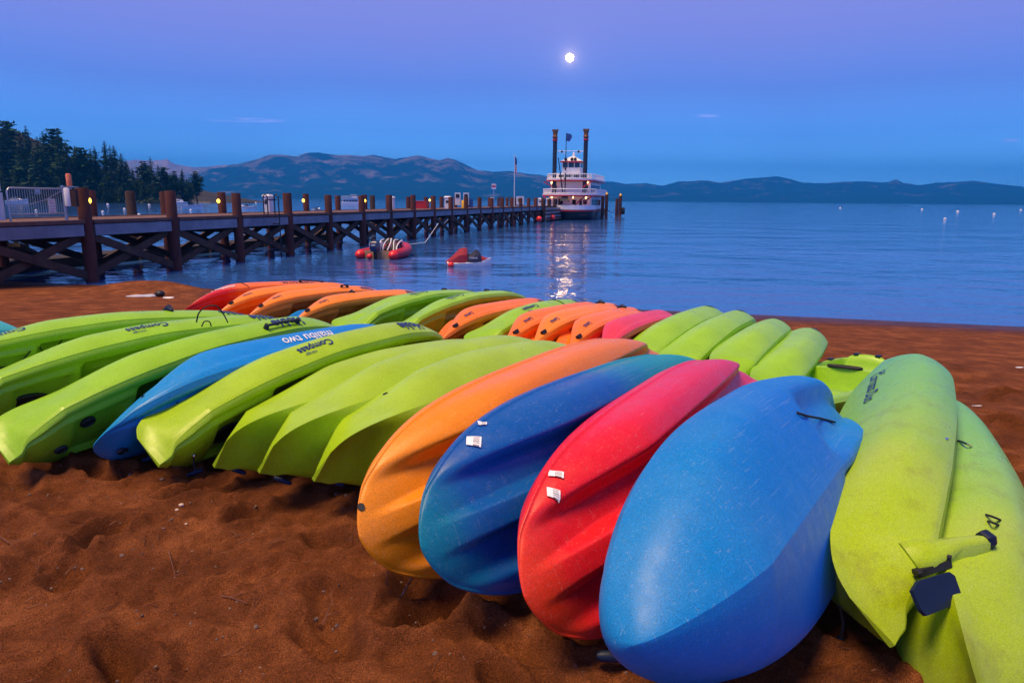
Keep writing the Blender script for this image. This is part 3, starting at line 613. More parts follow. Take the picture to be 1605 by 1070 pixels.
def deckslab(z, hw, y0, nose, nm, y1=15.0):
    MB().prism(outline(hw, y0, y1, nose, 16), z, z+.17).build(nm, M_sw, ship); MB().prism(outline(hw+.05, y0-.05, y1+.03, nose, 16), z-.16, z-.001).build(nm+'_trim', M_redp, ship)
deckslab(3.27, 3.72, -.1, 3.0, 'second_deck'); rail(3.44, .62, 3.6, .02, 14.8, 2.9, 'railing')
MB().prism([(-2.75, 3.4), (2.75, 3.4), (2.75, 14.3), (-2.75, 14.3)], 3.441, 5.08).build('second_cabin', M_sw, ship)
for sx in (-1, 1): MB().box((sx*2.15, 3.38, 4.32), (.5, .05, .55)).build('window', M_glass, ship); MB().box((sx*2.15, 3.37, 3.85), (.6, .06, .08)).build('window_sill', M_redp, ship)
for y in np.arange(4.6, 14, 1.9): MB().box((2.77, y, 4.2), (.05, 1.4, .9)).build('window', pm('blue_side_glass', (.05, .09, .2), rough=.15) if y < 5 else bpy.data.materials['blue_side_glass'], ship)
deckslab(5.26, 3.35, 1.1, 2.6, 'top_deck', 14.6); rail(5.43, .62, 3.25, 1.2, 14.4, 2.5, 'railing')
MB().prism([(-2.3, 4.6), (2.3, 4.6), (2.3, 8), (-2.3, 8)], 5.431, 6.15).build('top_cabin', M_sw, ship)
for x in (-1.5, -.5, .6, 1.6): MB().box((x, 4.58, 5.85), (.7, .05, .3)).build('window', M_glass, ship)
MB().prism([(-1.25, 3.6), (1.25, 3.6), (1.25, 6.4), (-1.25, 6.4)], 6.151, 6.95).build('wheelhouse', M_sw, ship)
MB().prism([(-1.18, 3.66), (1.18, 3.66), (1.18, 6.3), (-1.18, 6.3)], 6.951, 7.62).build('wheelhouse_glass', M_glass, ship)
for x in (-1.22, -.42, .42, 1.22): MB().box((x, 3.62, 7.28), (.09, .09, .66)).build('mullion', M_sw, ship)
MB().prism([(-1.5, 3.3), (1.5, 3.3), (1.5, 6.7), (-1.5, 6.7)], 7.621, 7.80).build('wheelhouse_trim', M_redp, ship)
MB().loft([[(-1.45, 3.35, 7.80), (1.45, 3.35, 7.80), (1.45, 6.65, 7.80), (-1.45, 6.65, 7.80)], [(-.3, 4.8, 8.45), (.3, 4.8, 8.45), (.3, 5.2, 8.45), (-.3, 5.2, 8.45)]]).build('wheelhouse_roof', M_sw, ship)
MB().lathe([(.2, 8.45), (.16, 8.9), (.05, 9.1)], 10, (.1, 5, 0)).build('roof_vent', M_sw, ship, 50)
for x in (-.75, .1, .55): MB().ball((x, 3.5, 8.05), .22, 10).build('spotlight', M_blk, ship, 180)
for sx in (-1, 1):
    x = sx*2.08; st = MB().tube([(x, 2.5, 3.44), (x, 2.5, 10.9)], .29, 16).build('smokestack', M_stack, ship, 50)
    MB().lathe([(.30, 10.35), (.36, 10.4), (.36, 10.55), (.31, 10.6)], 16, (x, 2.5, 0)).build('red_band', M_redp, st, 50)
    MB().lathe([(.31, 10.75), (.38, 10.8), (.38, 10.92), (.30, 11.0), (.32, 11.35), (.36, 11.6)], 16, (x, 2.5, 0)).build('crown', M_gold, st, 50)
    for a in range(10): t = a*.628; MB().box((x+.36*math.cos(t), 2.5+.36*math.sin(t), 11.72), (.10, .10, .28)).build('crown_point', M_gold, st)
    MB().tube([(x-sx*.3, 2.5, 9.05), (sx*.6, 3.2, 8.7)], .03, 5).build('stay', M_sw, ship); MB().ball((x-sx*.95, 2.6, 8.98), .17, 10).build('deck_light', M_blk, ship, 180)
    for a, b in (((sx*3.2, .9, 5.0), (sx*2.0, 1.2, 4.3)), ((sx*3.3, 1.2, 3.1), (sx*2.2, .9, 2.3))): MB().beam(a, b, .10, .14).build('red_brace', M_redp, ship)
    MB().ball((sx*2.5, 2.75, 4.92), .09, 8).build('cabin_lamp', M_warm, ship, 180); MB().ball((sx*2.35, 2.3, 2.95), .09, 8).build('cabin_lamp', M_warm, ship, 180)
MB().ball((.6, 2.2, 2.95), .08, 8).build('cabin_lamp', M_warm, ship, 180)
MB().tube([(-1.7, 2.5, 9.05), (1.7, 2.5, 9.05)], .025, 5).build('stay', M_sw, ship)
MB().beam((.6, .9, 1.5), (2.3, .9, 3.05), .5, .12).build('stairway', M_redp, ship)
ms = MB().tube([(-.2, .4, 3.44), (-.2, .4, 11.2)], [.09, .04], 8).build('mast', M_stack, ship, 50)
vs, fs = flag_mesh(5, .9, 11.15, 10.2, .5); MB().add([(v[0]-.2, v[1]+.4, v[2]) for v in vs], fs).build('flag', M_blue, ms, 180)
for z in (5.4, 6.2, 6.7): MB().ball((-.2, .3, z), .16, 8).build('mast_lamp', M_blk if z != 6.2 else M_sw, ms, 180)
MB().tube([(-.45, .2, 3.44), (-1.1, -.1, 8.0)], [.10, .05], 8).build('boom', M_stack, ship, 50)
MB().loft([[(-.8, -.2, 2.5), (.4, -.2, 2.5), (.4, .6, 2.5), (-.8, .6, 2.5)], [(-.45, .1, 3.26), (.1, .1, 3.26), (.1, .5, 3.26), (-.45, .5, 3.26)]]).build('gangway_hood', M_stack, ship)

# ------------------------------------------------------------------ boats at anchor
M_bhull = pm('boat_gelcoat', (.74, .75, .78), (.68, .69, .74), 2, rough=.3); M_bblue = pm('boat_cover', (.03, .06, .16), rough=.7)
def motorboat(px, py, L, heading, label, cabin, cover=False):
    p = at(px, py, WATER); o = thing('motorboat', label, 'boat', p, heading, 'motorboats at anchor'); b = L*.17; rings = []
    for t, k, sh in ((-.5, .92, 0), (-.2, 1.0, 0), (.15, .95, .02), (.35, .62, .06), (.46, .25, .1), (.5, .03, .12)):
        x = t*L; h = L*(.13+sh); rings.append([(x, -b*k*.8, -.1), (x, -b*k, h*.6), (x, -b*k*1.02, h), (x, b*k*1.02, h), (x, b*k, h*.6), (x, b*k*.8, -.1)])
    MB().loft(rings).build('hull', M_bhull, o, 40); MB().loft([[(r[1][0], r[1][1]*1.015, r[1][2]-.06), (r[1][0], r[1][1]*1.015, r[1][2]+.06), (r[1][0], -r[1][1]*1.015, r[1][2]+.06), (r[1][0], -r[1][1]*1.015, r[1][2]-.06)] for r in rings]).build('stripe', M_bblue, o)
    if cabin:
        MB().loft([[(-.30*L, -b*.8, L*.13), (.22*L, -b*.7, L*.15), (.22*L, b*.7, L*.15), (-.30*L, b*.8, L*.13)], [(-.26*L, -b*.7, L*.23), (.08*L, -b*.6, L*.23), (.08*L, b*.6, L*.23), (-.26*L, b*.7, L*.23)]]).build('cabin', M_bhull, o)
        MB().loft([[(-.27*L, -b*.80, L*.165), (.17*L, -b*.71, L*.165), (.17*L, b*.71, L*.165), (-.27*L, b*.80, L*.165)], [(-.26*L, -b*.75, L*.205), (.12*L, -b*.66, L*.205), (.12*L, b*.66, L*.205), (-.26*L, b*.75, L*.205)]]).build('window_band', M_glass, o)
        MB().box((-.1*L, 0, L*.28), (.2*L, b*1.1, .05)).build('roof', M_bhull, o)
        for sx in (-.18, -.02): MB().box((sx*L, b*.4, L*.255), (.05, .05, L*.05)).box((sx*L, -b*.4, L*.255), (.05, .05, L*.05)).build('roof_post', M_galv, o)
    else:
        MB().loft([[(.02*L, -b*.85, L*.14), (.12*L, -b*.6, L*.15), (.12*L, b*.6, L*.15), (.02*L, b*.85, L*.14)], [(-.04*L, -b*.75, L*.22), (.0*L, -b*.55, L*.22), (.0*L, b*.55, L*.22), (-.04*L, b*.75, L*.22)]]).build('windscreen', M_glass, o)
        MB().tube([(-.12*L, -b, L*.13), (-.02*L, -b, L*.30), (-.02*L, b, L*.30), (-.12*L, b, L*.13)], .05, 6).build('wake_tower', M_blk, o); MB().box((-.06*L, 0, L*.30), (.22*L, b*1.7, .06)).build('bimini', M_bblue, o)
    return o
motorboat(277, 320.5, 7.0, 3.0, 'white cabin cruiser anchored in front of the headland rocks', True)
motorboat(303, 325.5, 4.6, .25, 'white runabout anchored just right of the cabin cruiser', False)
motorboat(387, 327.0, 4.3, 3.0, 'white runabout with dark canopy seen right of the second lit pile', False)
motorboat(496, 330.5, 2.6, 1.3, 'small white boat end on, seen between piles left of the red dinghy', False)
motorboat(28, 318.5, 7.0, .1, 'white and blue boat seen through the crowd barrier', True)
motorboat(176, 317.0, 6.0, .2, 'pale motorboat lying against the rocks right of the big pile', False)
p = at(553, 322, WATER); fb = thing('tour_boat', 'white two storey tour boat anchored behind the pier', 'boat', p, .35, None)
for sy in (-1, 1): MB().loft([[(x, sy*1.6-.5*k, -.1), (x, sy*1.6-.55*k, .9), (x, sy*1.6+.55*k, .9), (x, sy*1.6+.5*k, -.1)] for x, k in ((-4, 1), (2.6, 1), (3.6, .6), (4.2, .1))]).build('hull', M_bhull, fb)
MB().loft([[(-3.9, -2.1, .9), (3.2, -2.0, .9), (3.2, 2.0, .9), (-3.9, 2.1, .9)], [(-3.8, -2.0, 2.5), (2.3, -1.8, 2.5), (2.3, 1.8, 2.5), (-3.8, 2.0, 2.5)]]).build('cabin', M_bhull, fb)
for sy in (-1, 1):
    for x in np.arange(-3.2, 2, 1.05): MB().box((x, sy*2.07, 1.75), (.8, .06, .6)).build('window', M_glass, fb)
for y in (-1.1, 0, 1.1): MB().box((-3.9, y, 1.75), (.06, .8, .6)).build('window', M_glass, fb)
MB().box((-.8, 0, 2.6), (6.4, 4.2, .12)).build('upper_deck', M_bhull, fb); rl = MB()
for sy in (-2, 2): rl.tube([(-3.8, sy, 3.3), (2.2, sy, 3.3)], .05, 5)
for x in np.arange(-3.8, 2.3, .75): rl.tube([(x, -2, 2.6), (x, -2, 3.3)], .035, 4).tube([(x, 2, 2.6), (x, 2, 3.3)], .035, 4)
rl.build('railing', M_bhull, fb); MB().box((.6, 0, 3.3), (1.6, 1.8, 1.1)).build('bridge', M_bhull, fb); MB().box((.6, 0, 3.45), (1.66, 1.84, .4)).build('bridge_window', M_glass, fb); MB().box((.4, 0, 3.95), (2.4, 2.3, .1)).build('bridge_roof', M_bhull, fb)
p = at(371.5, 312.8, WATER); o = thing('sailboat', 'tiny white sailboat far out off the tip of the headland', 'sailboat', p, .5)
MB().loft([[(x, -k, -.1), (x, -k*1.1, .8), (x, k*1.1, .8), (x, k, -.1)] for x, k in ((-3, .9), (0, 1.1), (2.4, .5), (3.2, .05))]).build('hull', M_bhull, o); MB().tube([(0, 0, .8), (0, 0, 8)], .08, 6).build('mast', M_galv, o)
MB().add([(-.1, .03, 1.5), (-2.8, .25, 1.5), (-.1, .03, 7.6), (-.1, -.03, 1.5), (-2.8, .19, 1.5), (-.1, -.03, 7.6)], [(0, 1, 2), (5, 4, 3), (0, 2, 5, 3), (0, 3, 4, 1), (1, 4, 5, 2)]).build('sail', M_bhull, o)
tag(MB().loft([[(-128+x, 330-k, WATER-.3), (-128+x, 330-k*.4, WATER+.5), (-128+x, 330+k*.4, WATER+.55), (-128+x, 330+k, WATER-.3)]
    for x, k in ((-70, 9), (-40, 8), (-25, 6), (-10, 4), (-2, 2.5), (6, .4))]).build('sand_spit', M_head), kind='structure')
# mooring buoys
BU = [(57, 331, 'behind the crowd barrier'), (161, 333, 'lowest of the buoys just right of the big pile'), (169, 321.5, 'small one close under the rocks right of the big pile'), (195, 328.5, 'left of the lone mooring pile'),
      (218, 338, 'just above the pier deck beside the second big pile'), (234, 322.5, 'near the rocks left of the second big pile'), (299, 330.5, 'below the runabout beside the cabin cruiser'), (401, 318.5, 'right of the runabout with dark canopy'),
      (1317, 326.5, 'leftmost of the buoys on the open lake at right'), (1445, 329, 'second from the left on the open lake at right'), (1481, 344, 'nearest and largest on the open lake at right'),
      (1501, 332.5, 'right above the nearest one on the open lake'), (1558, 336.5, 'second from the right edge of the lake'), (1600, 330, 'at the right edge of the lake'), (103, 326.5, 'beside the steel post at the left')]
for px, py, lab in BU:
    p = at(px, py, WATER); o = thing('mooring_buoy', 'white round mooring buoy ' + lab, 'buoy', p, 0, 'white mooring buoys'); r = min(max(.0018*p[1], .22), .42)
    MB().ball((0, 0, r*.35), r, 12).build('float', M_bhull, o, 180); MB().tube([(0, 0, r*1.3), (0, 0, r*1.6)], r*.15, 6).build('ring', M_galv, o)
for px, py, lab in ((280, 389, 'small red float on the water behind the pier braces'),):
    p = at(px, py, WATER); o = thing('float_ball', lab, 'float', p); MB().ball((0, 0, .06), .13, 12).build('ball', M_redp, o, 180); MB().tube([(0, 0, .18), (0, 0, .24)], .02, 6).build('eye', M_blk, o)

# ------------------------------------------------------------------ red dinghy and jet ski
M_tube = pm('red_dinghy_fabric', (.48, .012, .03), (.38, .01, .03), 3, rough=.45); M_buoyred = pm('red_vinyl', (.82, .025, .03), rough=.35); M_tan = pm('tan_board', (.45, .30, .16), (.35, .22, .12), 5, rough=.7)
p = at(590, 406, WATER); rb_ = thing('inflatable_dinghy', 'red inflatable dinghy with navy outboard and white striped bundle by the pier', 'dinghy', p, D(-12))
for sx in (-1, 1): MB().tube([(sx*.78, -.15, .16), (sx*.78, .05, .17), (sx*.78, 1.2, .2), (sx*.70, 2.0, .27), (sx*.40, 2.6, .36), (sx*.02, 2.85, .42)], [.12, .23, .24, .23, .22, .20], 12).build('side_tube', M_tube, rb_, 60); MB().lathe([(.232, 0), (.20, .12), (.10, .24), (.02, .27)], 12).build('tube_cone', M_buoyred, rb_, 50)
for ch, sx in zip([c for c in rb_.children if c.name.startswith('tube_cone')], (-1, 1)): ch.rotation_euler = (math.pi/2, 0, 0); ch.location = (sx*.78, .05, .17)
MB().box((0, .1, .18), (1.2, .06, .36)).build('transom', M_tan, rb_); MB().box((0, 1.2, .06), (1.2, 2.2, .08)).build('floor', M_dark, rb_)
en = MB().loft([[(-.13, -.28, .34), (.13, -.28, .34), (.13, .06, .34), (-.13, .06, .34)], [(-.17, -.34, .48), (.17, -.34, .48), (.17, .08, .50), (-.17, .08, .50)], [(-.15, -.28, .72), (.15, -.28, .72), (.15, .04, .76), (-.15, .04, .76)], [(-.08, -.16, .82), (.08, -.16, .82), (.08, 0, .83), (-.08, 0, .83)]]).build('outboard', pm('outboard_navy', (.015, .03, .09), rough=.3), rb_, 50)
MB().box((0, -.12, .05), (.10, .16, .6)).build('outboard_leg', M_blk, en); MB().box((0, -.30, .62), (.18, .02, .05)).build('stripe', M_white, en)
MB().box((-.35, .9, .45), (.5, .5, .45)).build('console', M_white, rb_); MB().box((-.35, .64, .62), (.42, .03, .14)).build('screen', M_blk, rb_)
for k in range(9):
    t = k/8; MB().tube([(-.2+.85*t+.05*math.cos(a*3+k), .75+1.1*(a/math.pi), .28+.55*math.sin(a)*(1-.25*abs(t-.4))) for a in np.linspace(.1, 3.0, 9)], .035, 6).build('white_hose', M_white if k % 2 == 0 else M_blk, rb_, 60)
MB().ball((-.22, -.22, .12), .13, 12).build('float', M_buoyred, rb_, 180)
MB().tube([(.3, 2.8, .45), (.8, 4.2, .5), (1.1, 5.4, 1.4)], .015, 5).build('painter', M_white, rb_)
p = at(735, 416, WATER)-np.array([0, 0, .05]); js = thing('jet_ski', 'jet ski under a red and navy cover with a red float at its stern', 'jet ski', p, D(4))
rings = [[(x, -k, .02), (x, -k*1.08, .14+s), (x, -k*.95, .20+s), (x, k*.95, .20+s), (x, k*1.08, .14+s), (x, k, .02)] for x, k, s in ((-.80, .30, 0), (-.5, .36, 0), (.1, .36, .02), (.5, .26, .06), (.75, .10, .10), (.84, .02, .13))]
MB().loft(rings).build('hull', M_white, js, 40)
def cov(st, nm, mt):
    MB().loft([[(x, -k, z0), (x, -k*.9, z0+(z1-z0)*.55), (x, -k*.35, z1), (x, k*.35, z1), (x, k*.9, z0+(z1-z0)*.55), (x, k, z0)] for x, k, z0, z1 in st]).build(nm, mt, js, 35)
js.scale = (1.08, 1.1, 1.15)
M_cr, M_cn = pm('cover_red', (.30, .012, .035), (.24, .01, .03), 4, rough=.8), pm('cover_navy', (.012, .016, .05), (.02, .024, .06), 4, rough=.8)
cov([(-.84, .30, .12, .20), (-.62, .36, .15, .36), (-.34, .38, .16, .62), (-.14, .38, .17, .66), (-.06, .36, .17, .60)], 'seat_cover', M_cr)
cov([(-.07, .37, .17, .42), (.08, .38, .17, .46), (.24, .36, .18, .60), (.36, .33, .19, .56), (.46, .30, .2, .38)], 'mid_cover', M_cn)
cov([(.45, .30, .2, .38), (.62, .20, .22, .32), (.80, .06, .24, .28)], 'bow_cover', M_cr)
vs, fs = text_mesh('YAMAHA', .10, .2, .002); MB().add([(.16+x*.75, -.372+max(0, x)*.06, .30+y) for x, y, z in vs], fs).build('lettering', M_white, js)
MB().ball((-.66, -.42, .09), .11, 12).build('float', M_buoyred, js, 180)

# ------------------------------------------------------------------ kayaks
def pch(xs, ys, x):
    xs = np.array(xs, float); ys = np.array(ys, float); h = np.diff(xs); dl = np.diff(ys)/h
    m = np.zeros(len(xs)); m[0] = dl[0]; m[-1] = dl[-1]
    for i in range(1, len(xs)-1):
        if dl[i-1]*dl[i] > 0:
            w1 = 2*h[i]+h[i-1]; w2 = h[i]+2*h[i-1]; m[i] = (w1+w2)/(w1/dl[i-1]+w2/dl[i])
    x = np.asarray(x, float); i = np.clip(np.searchsorted(xs, x)-1, 0, len(h)-1); t = (x-xs[i])/h[i]
    return ys[i]*(2*t**3-3*t*t+1)+h[i]*m[i]*(t**3-2*t*t+t)+ys[i+1]*(-2*t**3+3*t*t)+h[i]*m[i+1]*(t**3-t*t)
KINDS = {
'fish': dict(L=3.66, B=.43,
  b=([0, .012, .04, .105], [.012, .035, .115, .262], [.105, .2, .32, .5, .7, .85, .93, .975, 1], [.262, .325, .385, .43, .415, .345, .255, .15, .05]),
  zk=([0, .012, .04, .1, .25, .5, .75, .9, .97, 1], [.23, .16, .10, .055, .015, 0, .01, .05, .10, .17]),
  zg=([0, .02, .036, .105, .25, .5, .75, 1], [.465, .455, .405, .37, .335, .31, .31, .33]),
  end=[(1, 1), (.985, .90), (.74, .66), (.46, .44), (.22, .24), (.07, .06), (0, 0)],
  mid=[(1, 1), (1.0, .9), (.97, .62), (.86, .30), (.56, .08), (.2, .01), (0, 0)]),
'tunnel': dict(L=3.6, B=.43, sh=(4.2, 1.7, 1.35, .374),
  b=([0, .006], [.01, .035], [.006, .03, .08, .18, .33, .52, .7, .84, .93, .98, 1], [.035, .095, .185, .30, .39, .43, .405, .32, .215, .11, .02]),
  zk=([0, .01, .05, .12, .25, .5, .75, .9, .97, 1], [.22, .16, .095, .05, .015, 0, .015, .06, .12, .19]),
  zg=([0, .1, .25, .5, .75, 1], [.38, .35, .315, .29, .30, .35]),
  end=[(1, 1), (1.0, .90), (.99, .84), (.955, .82), (.90, .66), (.82, .52), (.72, .40), (.62, .30), (.52, .22), (.43, .16), (.34, .11), (.26, .07), (.19, .04), (.13, .015), (.07, .0), (0, 0)],
  mid=[(1, 1), (1.0, .90), (.99, .80), (.955, .78), (.92, .52), (.86, .32), (.77, .19), (.67, .13), (.57, .09), (.47, .065), (.38, .045), (.29, .03), (.21, .02), (.14, .01), (.07, .0), (0, 0)]),
'spoon': dict(L=3.2, B=.45, sh=(2.8, 1.35, 1.7, .345),
  b=([0, .006], [.05, .11], [.006, .03, .08, .18, .36, .58, .76, .88, .95, 1], [.11, .19, .285, .38, .445, .45, .40, .30, .2, .06]),
  zk=([0, .02, .06, .14, .3, .5, .8, .92, 1], [.26, .19, .13, .07, .02, 0, .02, .08, .18]),
  zg=([0, .1, .25, .5, .75, 1], [.35, .345, .33, .31, .31, .34]),
  end=[(1, 1), (1.0, .88), (.94, .60), (.78, .38), (.5, .19), (.2, .05), (0, 0)],
  mid=[(1, 1), (1.0, .86), (.96, .56), (.84, .33), (.56, .17), (.2, .05), (0, 0)]),
}
def klines(k, u):
    d = KINDS[k]; u = np.asarray(u, float); x0, y0, x1, y1 = d['b']
    b = np.where(u < x1[0], np.interp(u, x0, y0), pch(x1, y1, np.maximum(u, x1[0])))
    zk, zg = pch(*d['zk'], u), pch(*d['zg'], u)
    if 'sh' in d:
        p, q, nose, zn = d['sh']; t = np.clip(u/.5, 0, 1)
        bb = d['B']*np.clip(1-(1-t)**p, 0, 1)**(1/q); b = np.where(u < .5, np.maximum(bb, .004), b)
        if k == 'spoon':
            zg = zg-.07*(1-np.sqrt(np.clip(1-(1-np.minimum(u, .07)/.07)**2, 0, 1)))
            zk = np.where(u < .25, np.maximum(zg-.352*np.sqrt(np.clip(1-(1-np.minimum(u, .25)/.25)**2, 0, 1))-.006, 0), 0)+np.where(u > .7, zk-np.interp(.7, *d['zk']), 0)
        else: zk = np.where(u < .25, zn*np.clip(1-u/.25, 0, 1)**nose, 0)+np.where(u > .7, zk-np.interp(.7, *d['zk']), 0)
    return b, zk, zg
def chaikin(p, n=1):
    p = np.array(p, float)
    for _ in range(n):
        q = [p[0]]
        for i in range(len(p)-1): q += [p[i]*.78+p[i+1]*.22, p[i]*.22+p[i+1]*.78]
        q.append(p[-1]); p = np.array(q)
    return p
for k_, d_ in KINDS.items(): d_['E'] = chaikin(d_['end'], 2); d_['M'] = chaikin(d_['mid'], 2)
def hullring(k, u):
    d = KINDS[k]; u = np.asarray(u, float); b, zk, zg = klines(k, u)
    w = np.clip((u-.03)/.30, 0, 1); w2 = np.clip((1-u)/.22, 0, 1); w = np.minimum(w, .4+.6*w2); w = w*w*(3-2*w)
    S = d['E'][None]*(1-w)[:, None, None]+d['M'][None]*w[:, None, None]
    Y = b[:, None]*S[:, :, 0]; Z = zk[:, None]+(zg-zk)[:, None]*S[:, :, 1]
    if k == 'tunnel':     # two channels either side of a flat keel, fading out at the ends
        dp = (.105*smooth(.0, .16, u)*smooth(1.0, .80, u))[:, None]; ya = np.abs(Y)
        Z = Z+dp*smooth(.042, .082, ya)*smooth(.245, .165, ya)
    if k == 'spoon':      # stern keel and chine step at the far end
        f = smooth(.56, .63, u)[:, None]; yy = Y/(b[:, None]+1e-6)
        Z = Z+f*.085*smooth(.08, .16, yy)*smooth(.86, .50, yy)-f*.02*smooth(.12, .05, yy)
    return Y, Z
def ugrid(n=110):
    a = np.linspace(0, 1, n); u = .5-.5*np.cos(np.pi*a); u = .6*u+.4*a
    return np.unique(np.concatenate([u, [.0007, .002, .004, .006, .012, .02, .03, .105, .107]]))
def surf_many(k, us, gs, side=1):
    """points and outward normals on the hull: u along the boat, g metres down from the gunwale"""
    L = KINDS[k]['L']; us = np.asarray(us, float); gs = np.asarray(gs, float)
    def pts(uu, gg):
        Y, Z = hullring(k, np.clip(uu, 0, 1)); sg = np.hypot(np.diff(Y, axis=1), np.diff(Z, axis=1)); S = np.concatenate([np.zeros((len(uu), 1)), np.cumsum(sg, 1)], 1)
        return np.array([(L*(.5-a), side*np.interp(b, S[q], Y[q]), np.interp(b, S[q], Z[q])) for q, (a, b) in enumerate(zip(uu, gg))])
    p = pts(us, gs); n = np.cross(pts(us+.004, gs)-p, pts(us, gs+.006)-p); n /= np.linalg.norm(n, axis=1)[:, None]+1e-9
    c = p*np.array([1, 0, 0]); c[:, 2] = klines(k, np.clip(us, 0, 1))[2]+.04; f = np.sign(np.sum(n*(p-c), 1)); return p, n*f[:, None]
def surf(k, u, g, side=1):
    p, n = surf_many(k, [u], [g], side); return p[0], n[0]
def deck_dz(u, fy, k=None):
    """height over the gunwale of the moulded top deck"""
    a = abs(fy); rim = .038*smooth(1, .93, a)
    wnd = lambda a0, a1, e=.012: smooth(a0-e, a0+e, u)*(1-smooth(a1-e, a1+e, u))
    inner = smooth(.80, .70, a); d = .0
    crown = .05*(1-a*a)
    d += wnd(.13, .235)*.045*smooth(.66, .58, a)
    d += wnd(.275, .70)*(.215-.05*smooth(.35, .2, a)*wnd(.30, .44)-.09*wnd(.50, .60, .03))
    d += wnd(.735, .93)*.14
    e = smooth(-.005, .07, u)*smooth(1.005, .95, u)
    z = (rim+crown*inner*(1-.5*wnd(.27, .94))-d*inner)*e
    if k == 'spoon': z = max(z, .085*math.sqrt(max(0, 1-(1-min(u, .05)/.05)**2))*(1-smooth(.05, .14, u))*math.sqrt(max(0, 1-fy*fy)))
    return z
DFY = np.array([1, .995, .98, .95, .91, .87, .83, .80, .775, .75, .725, .70, .66, .62, .58, .5, .4, .3, .2, .1, 0])
def kayak_mesh(k):
    u = ugrid(); Y, Z = hullring(k, u); X = KINDS[k]['L']*(.5-u)
    rings = []
    for i in range(len(u)):
        r = [(X[i], Y[i, j], Z[i, j]) for j in range(Y.shape[1])]; r += [(X[i], -Y[i, j], Z[i, j]) for j in range(Y.shape[1]-2, -1, -1)]
        rings.append(r)
    h = MB().loft(rings, cap=True, closed=False).mesh('hull', 80 if k == 'spoon' else 45)
    b, zk, zg = klines(k, u); fy = np.concatenate([DFY, -DFY[-2::-1]]); rings = []
    for i in range(len(u)):
        r = []
        for f in fy:
            z = zg[i]+deck_dz(u[i], f, k); z = max(z, min(zk[i]+.05+.02*abs(f), zg[i]))
            r.append((X[i], b[i]*f, z))
        rings.append(r)
    dk = MB().loft(rings, cap=True, closed=False).mesh('deck', 40)
    for m in (h, dk): m.materials.append(None)
    return h, dk
KM = {k: kayak_mesh(k) for k in KINDS}
def hullpts(k, n=26):
    u = ugrid(n); Y, Z = hullring(k, u); L = KINDS[k]['L']; X = np.repeat((L*(.5-u))[:, None], Y.shape[1], 1)
    p = np.stack([X, Y, Z], 2)[:, ::3].reshape(-1, 3); t = np.stack([L*(.5-u), 0*u, klines(k, u)[2]+.03], 1)
    return np.concatenate([p, p*np.array([1, -1, 1]), t])
HP = {k: hullpts(k) for k in KINDS}

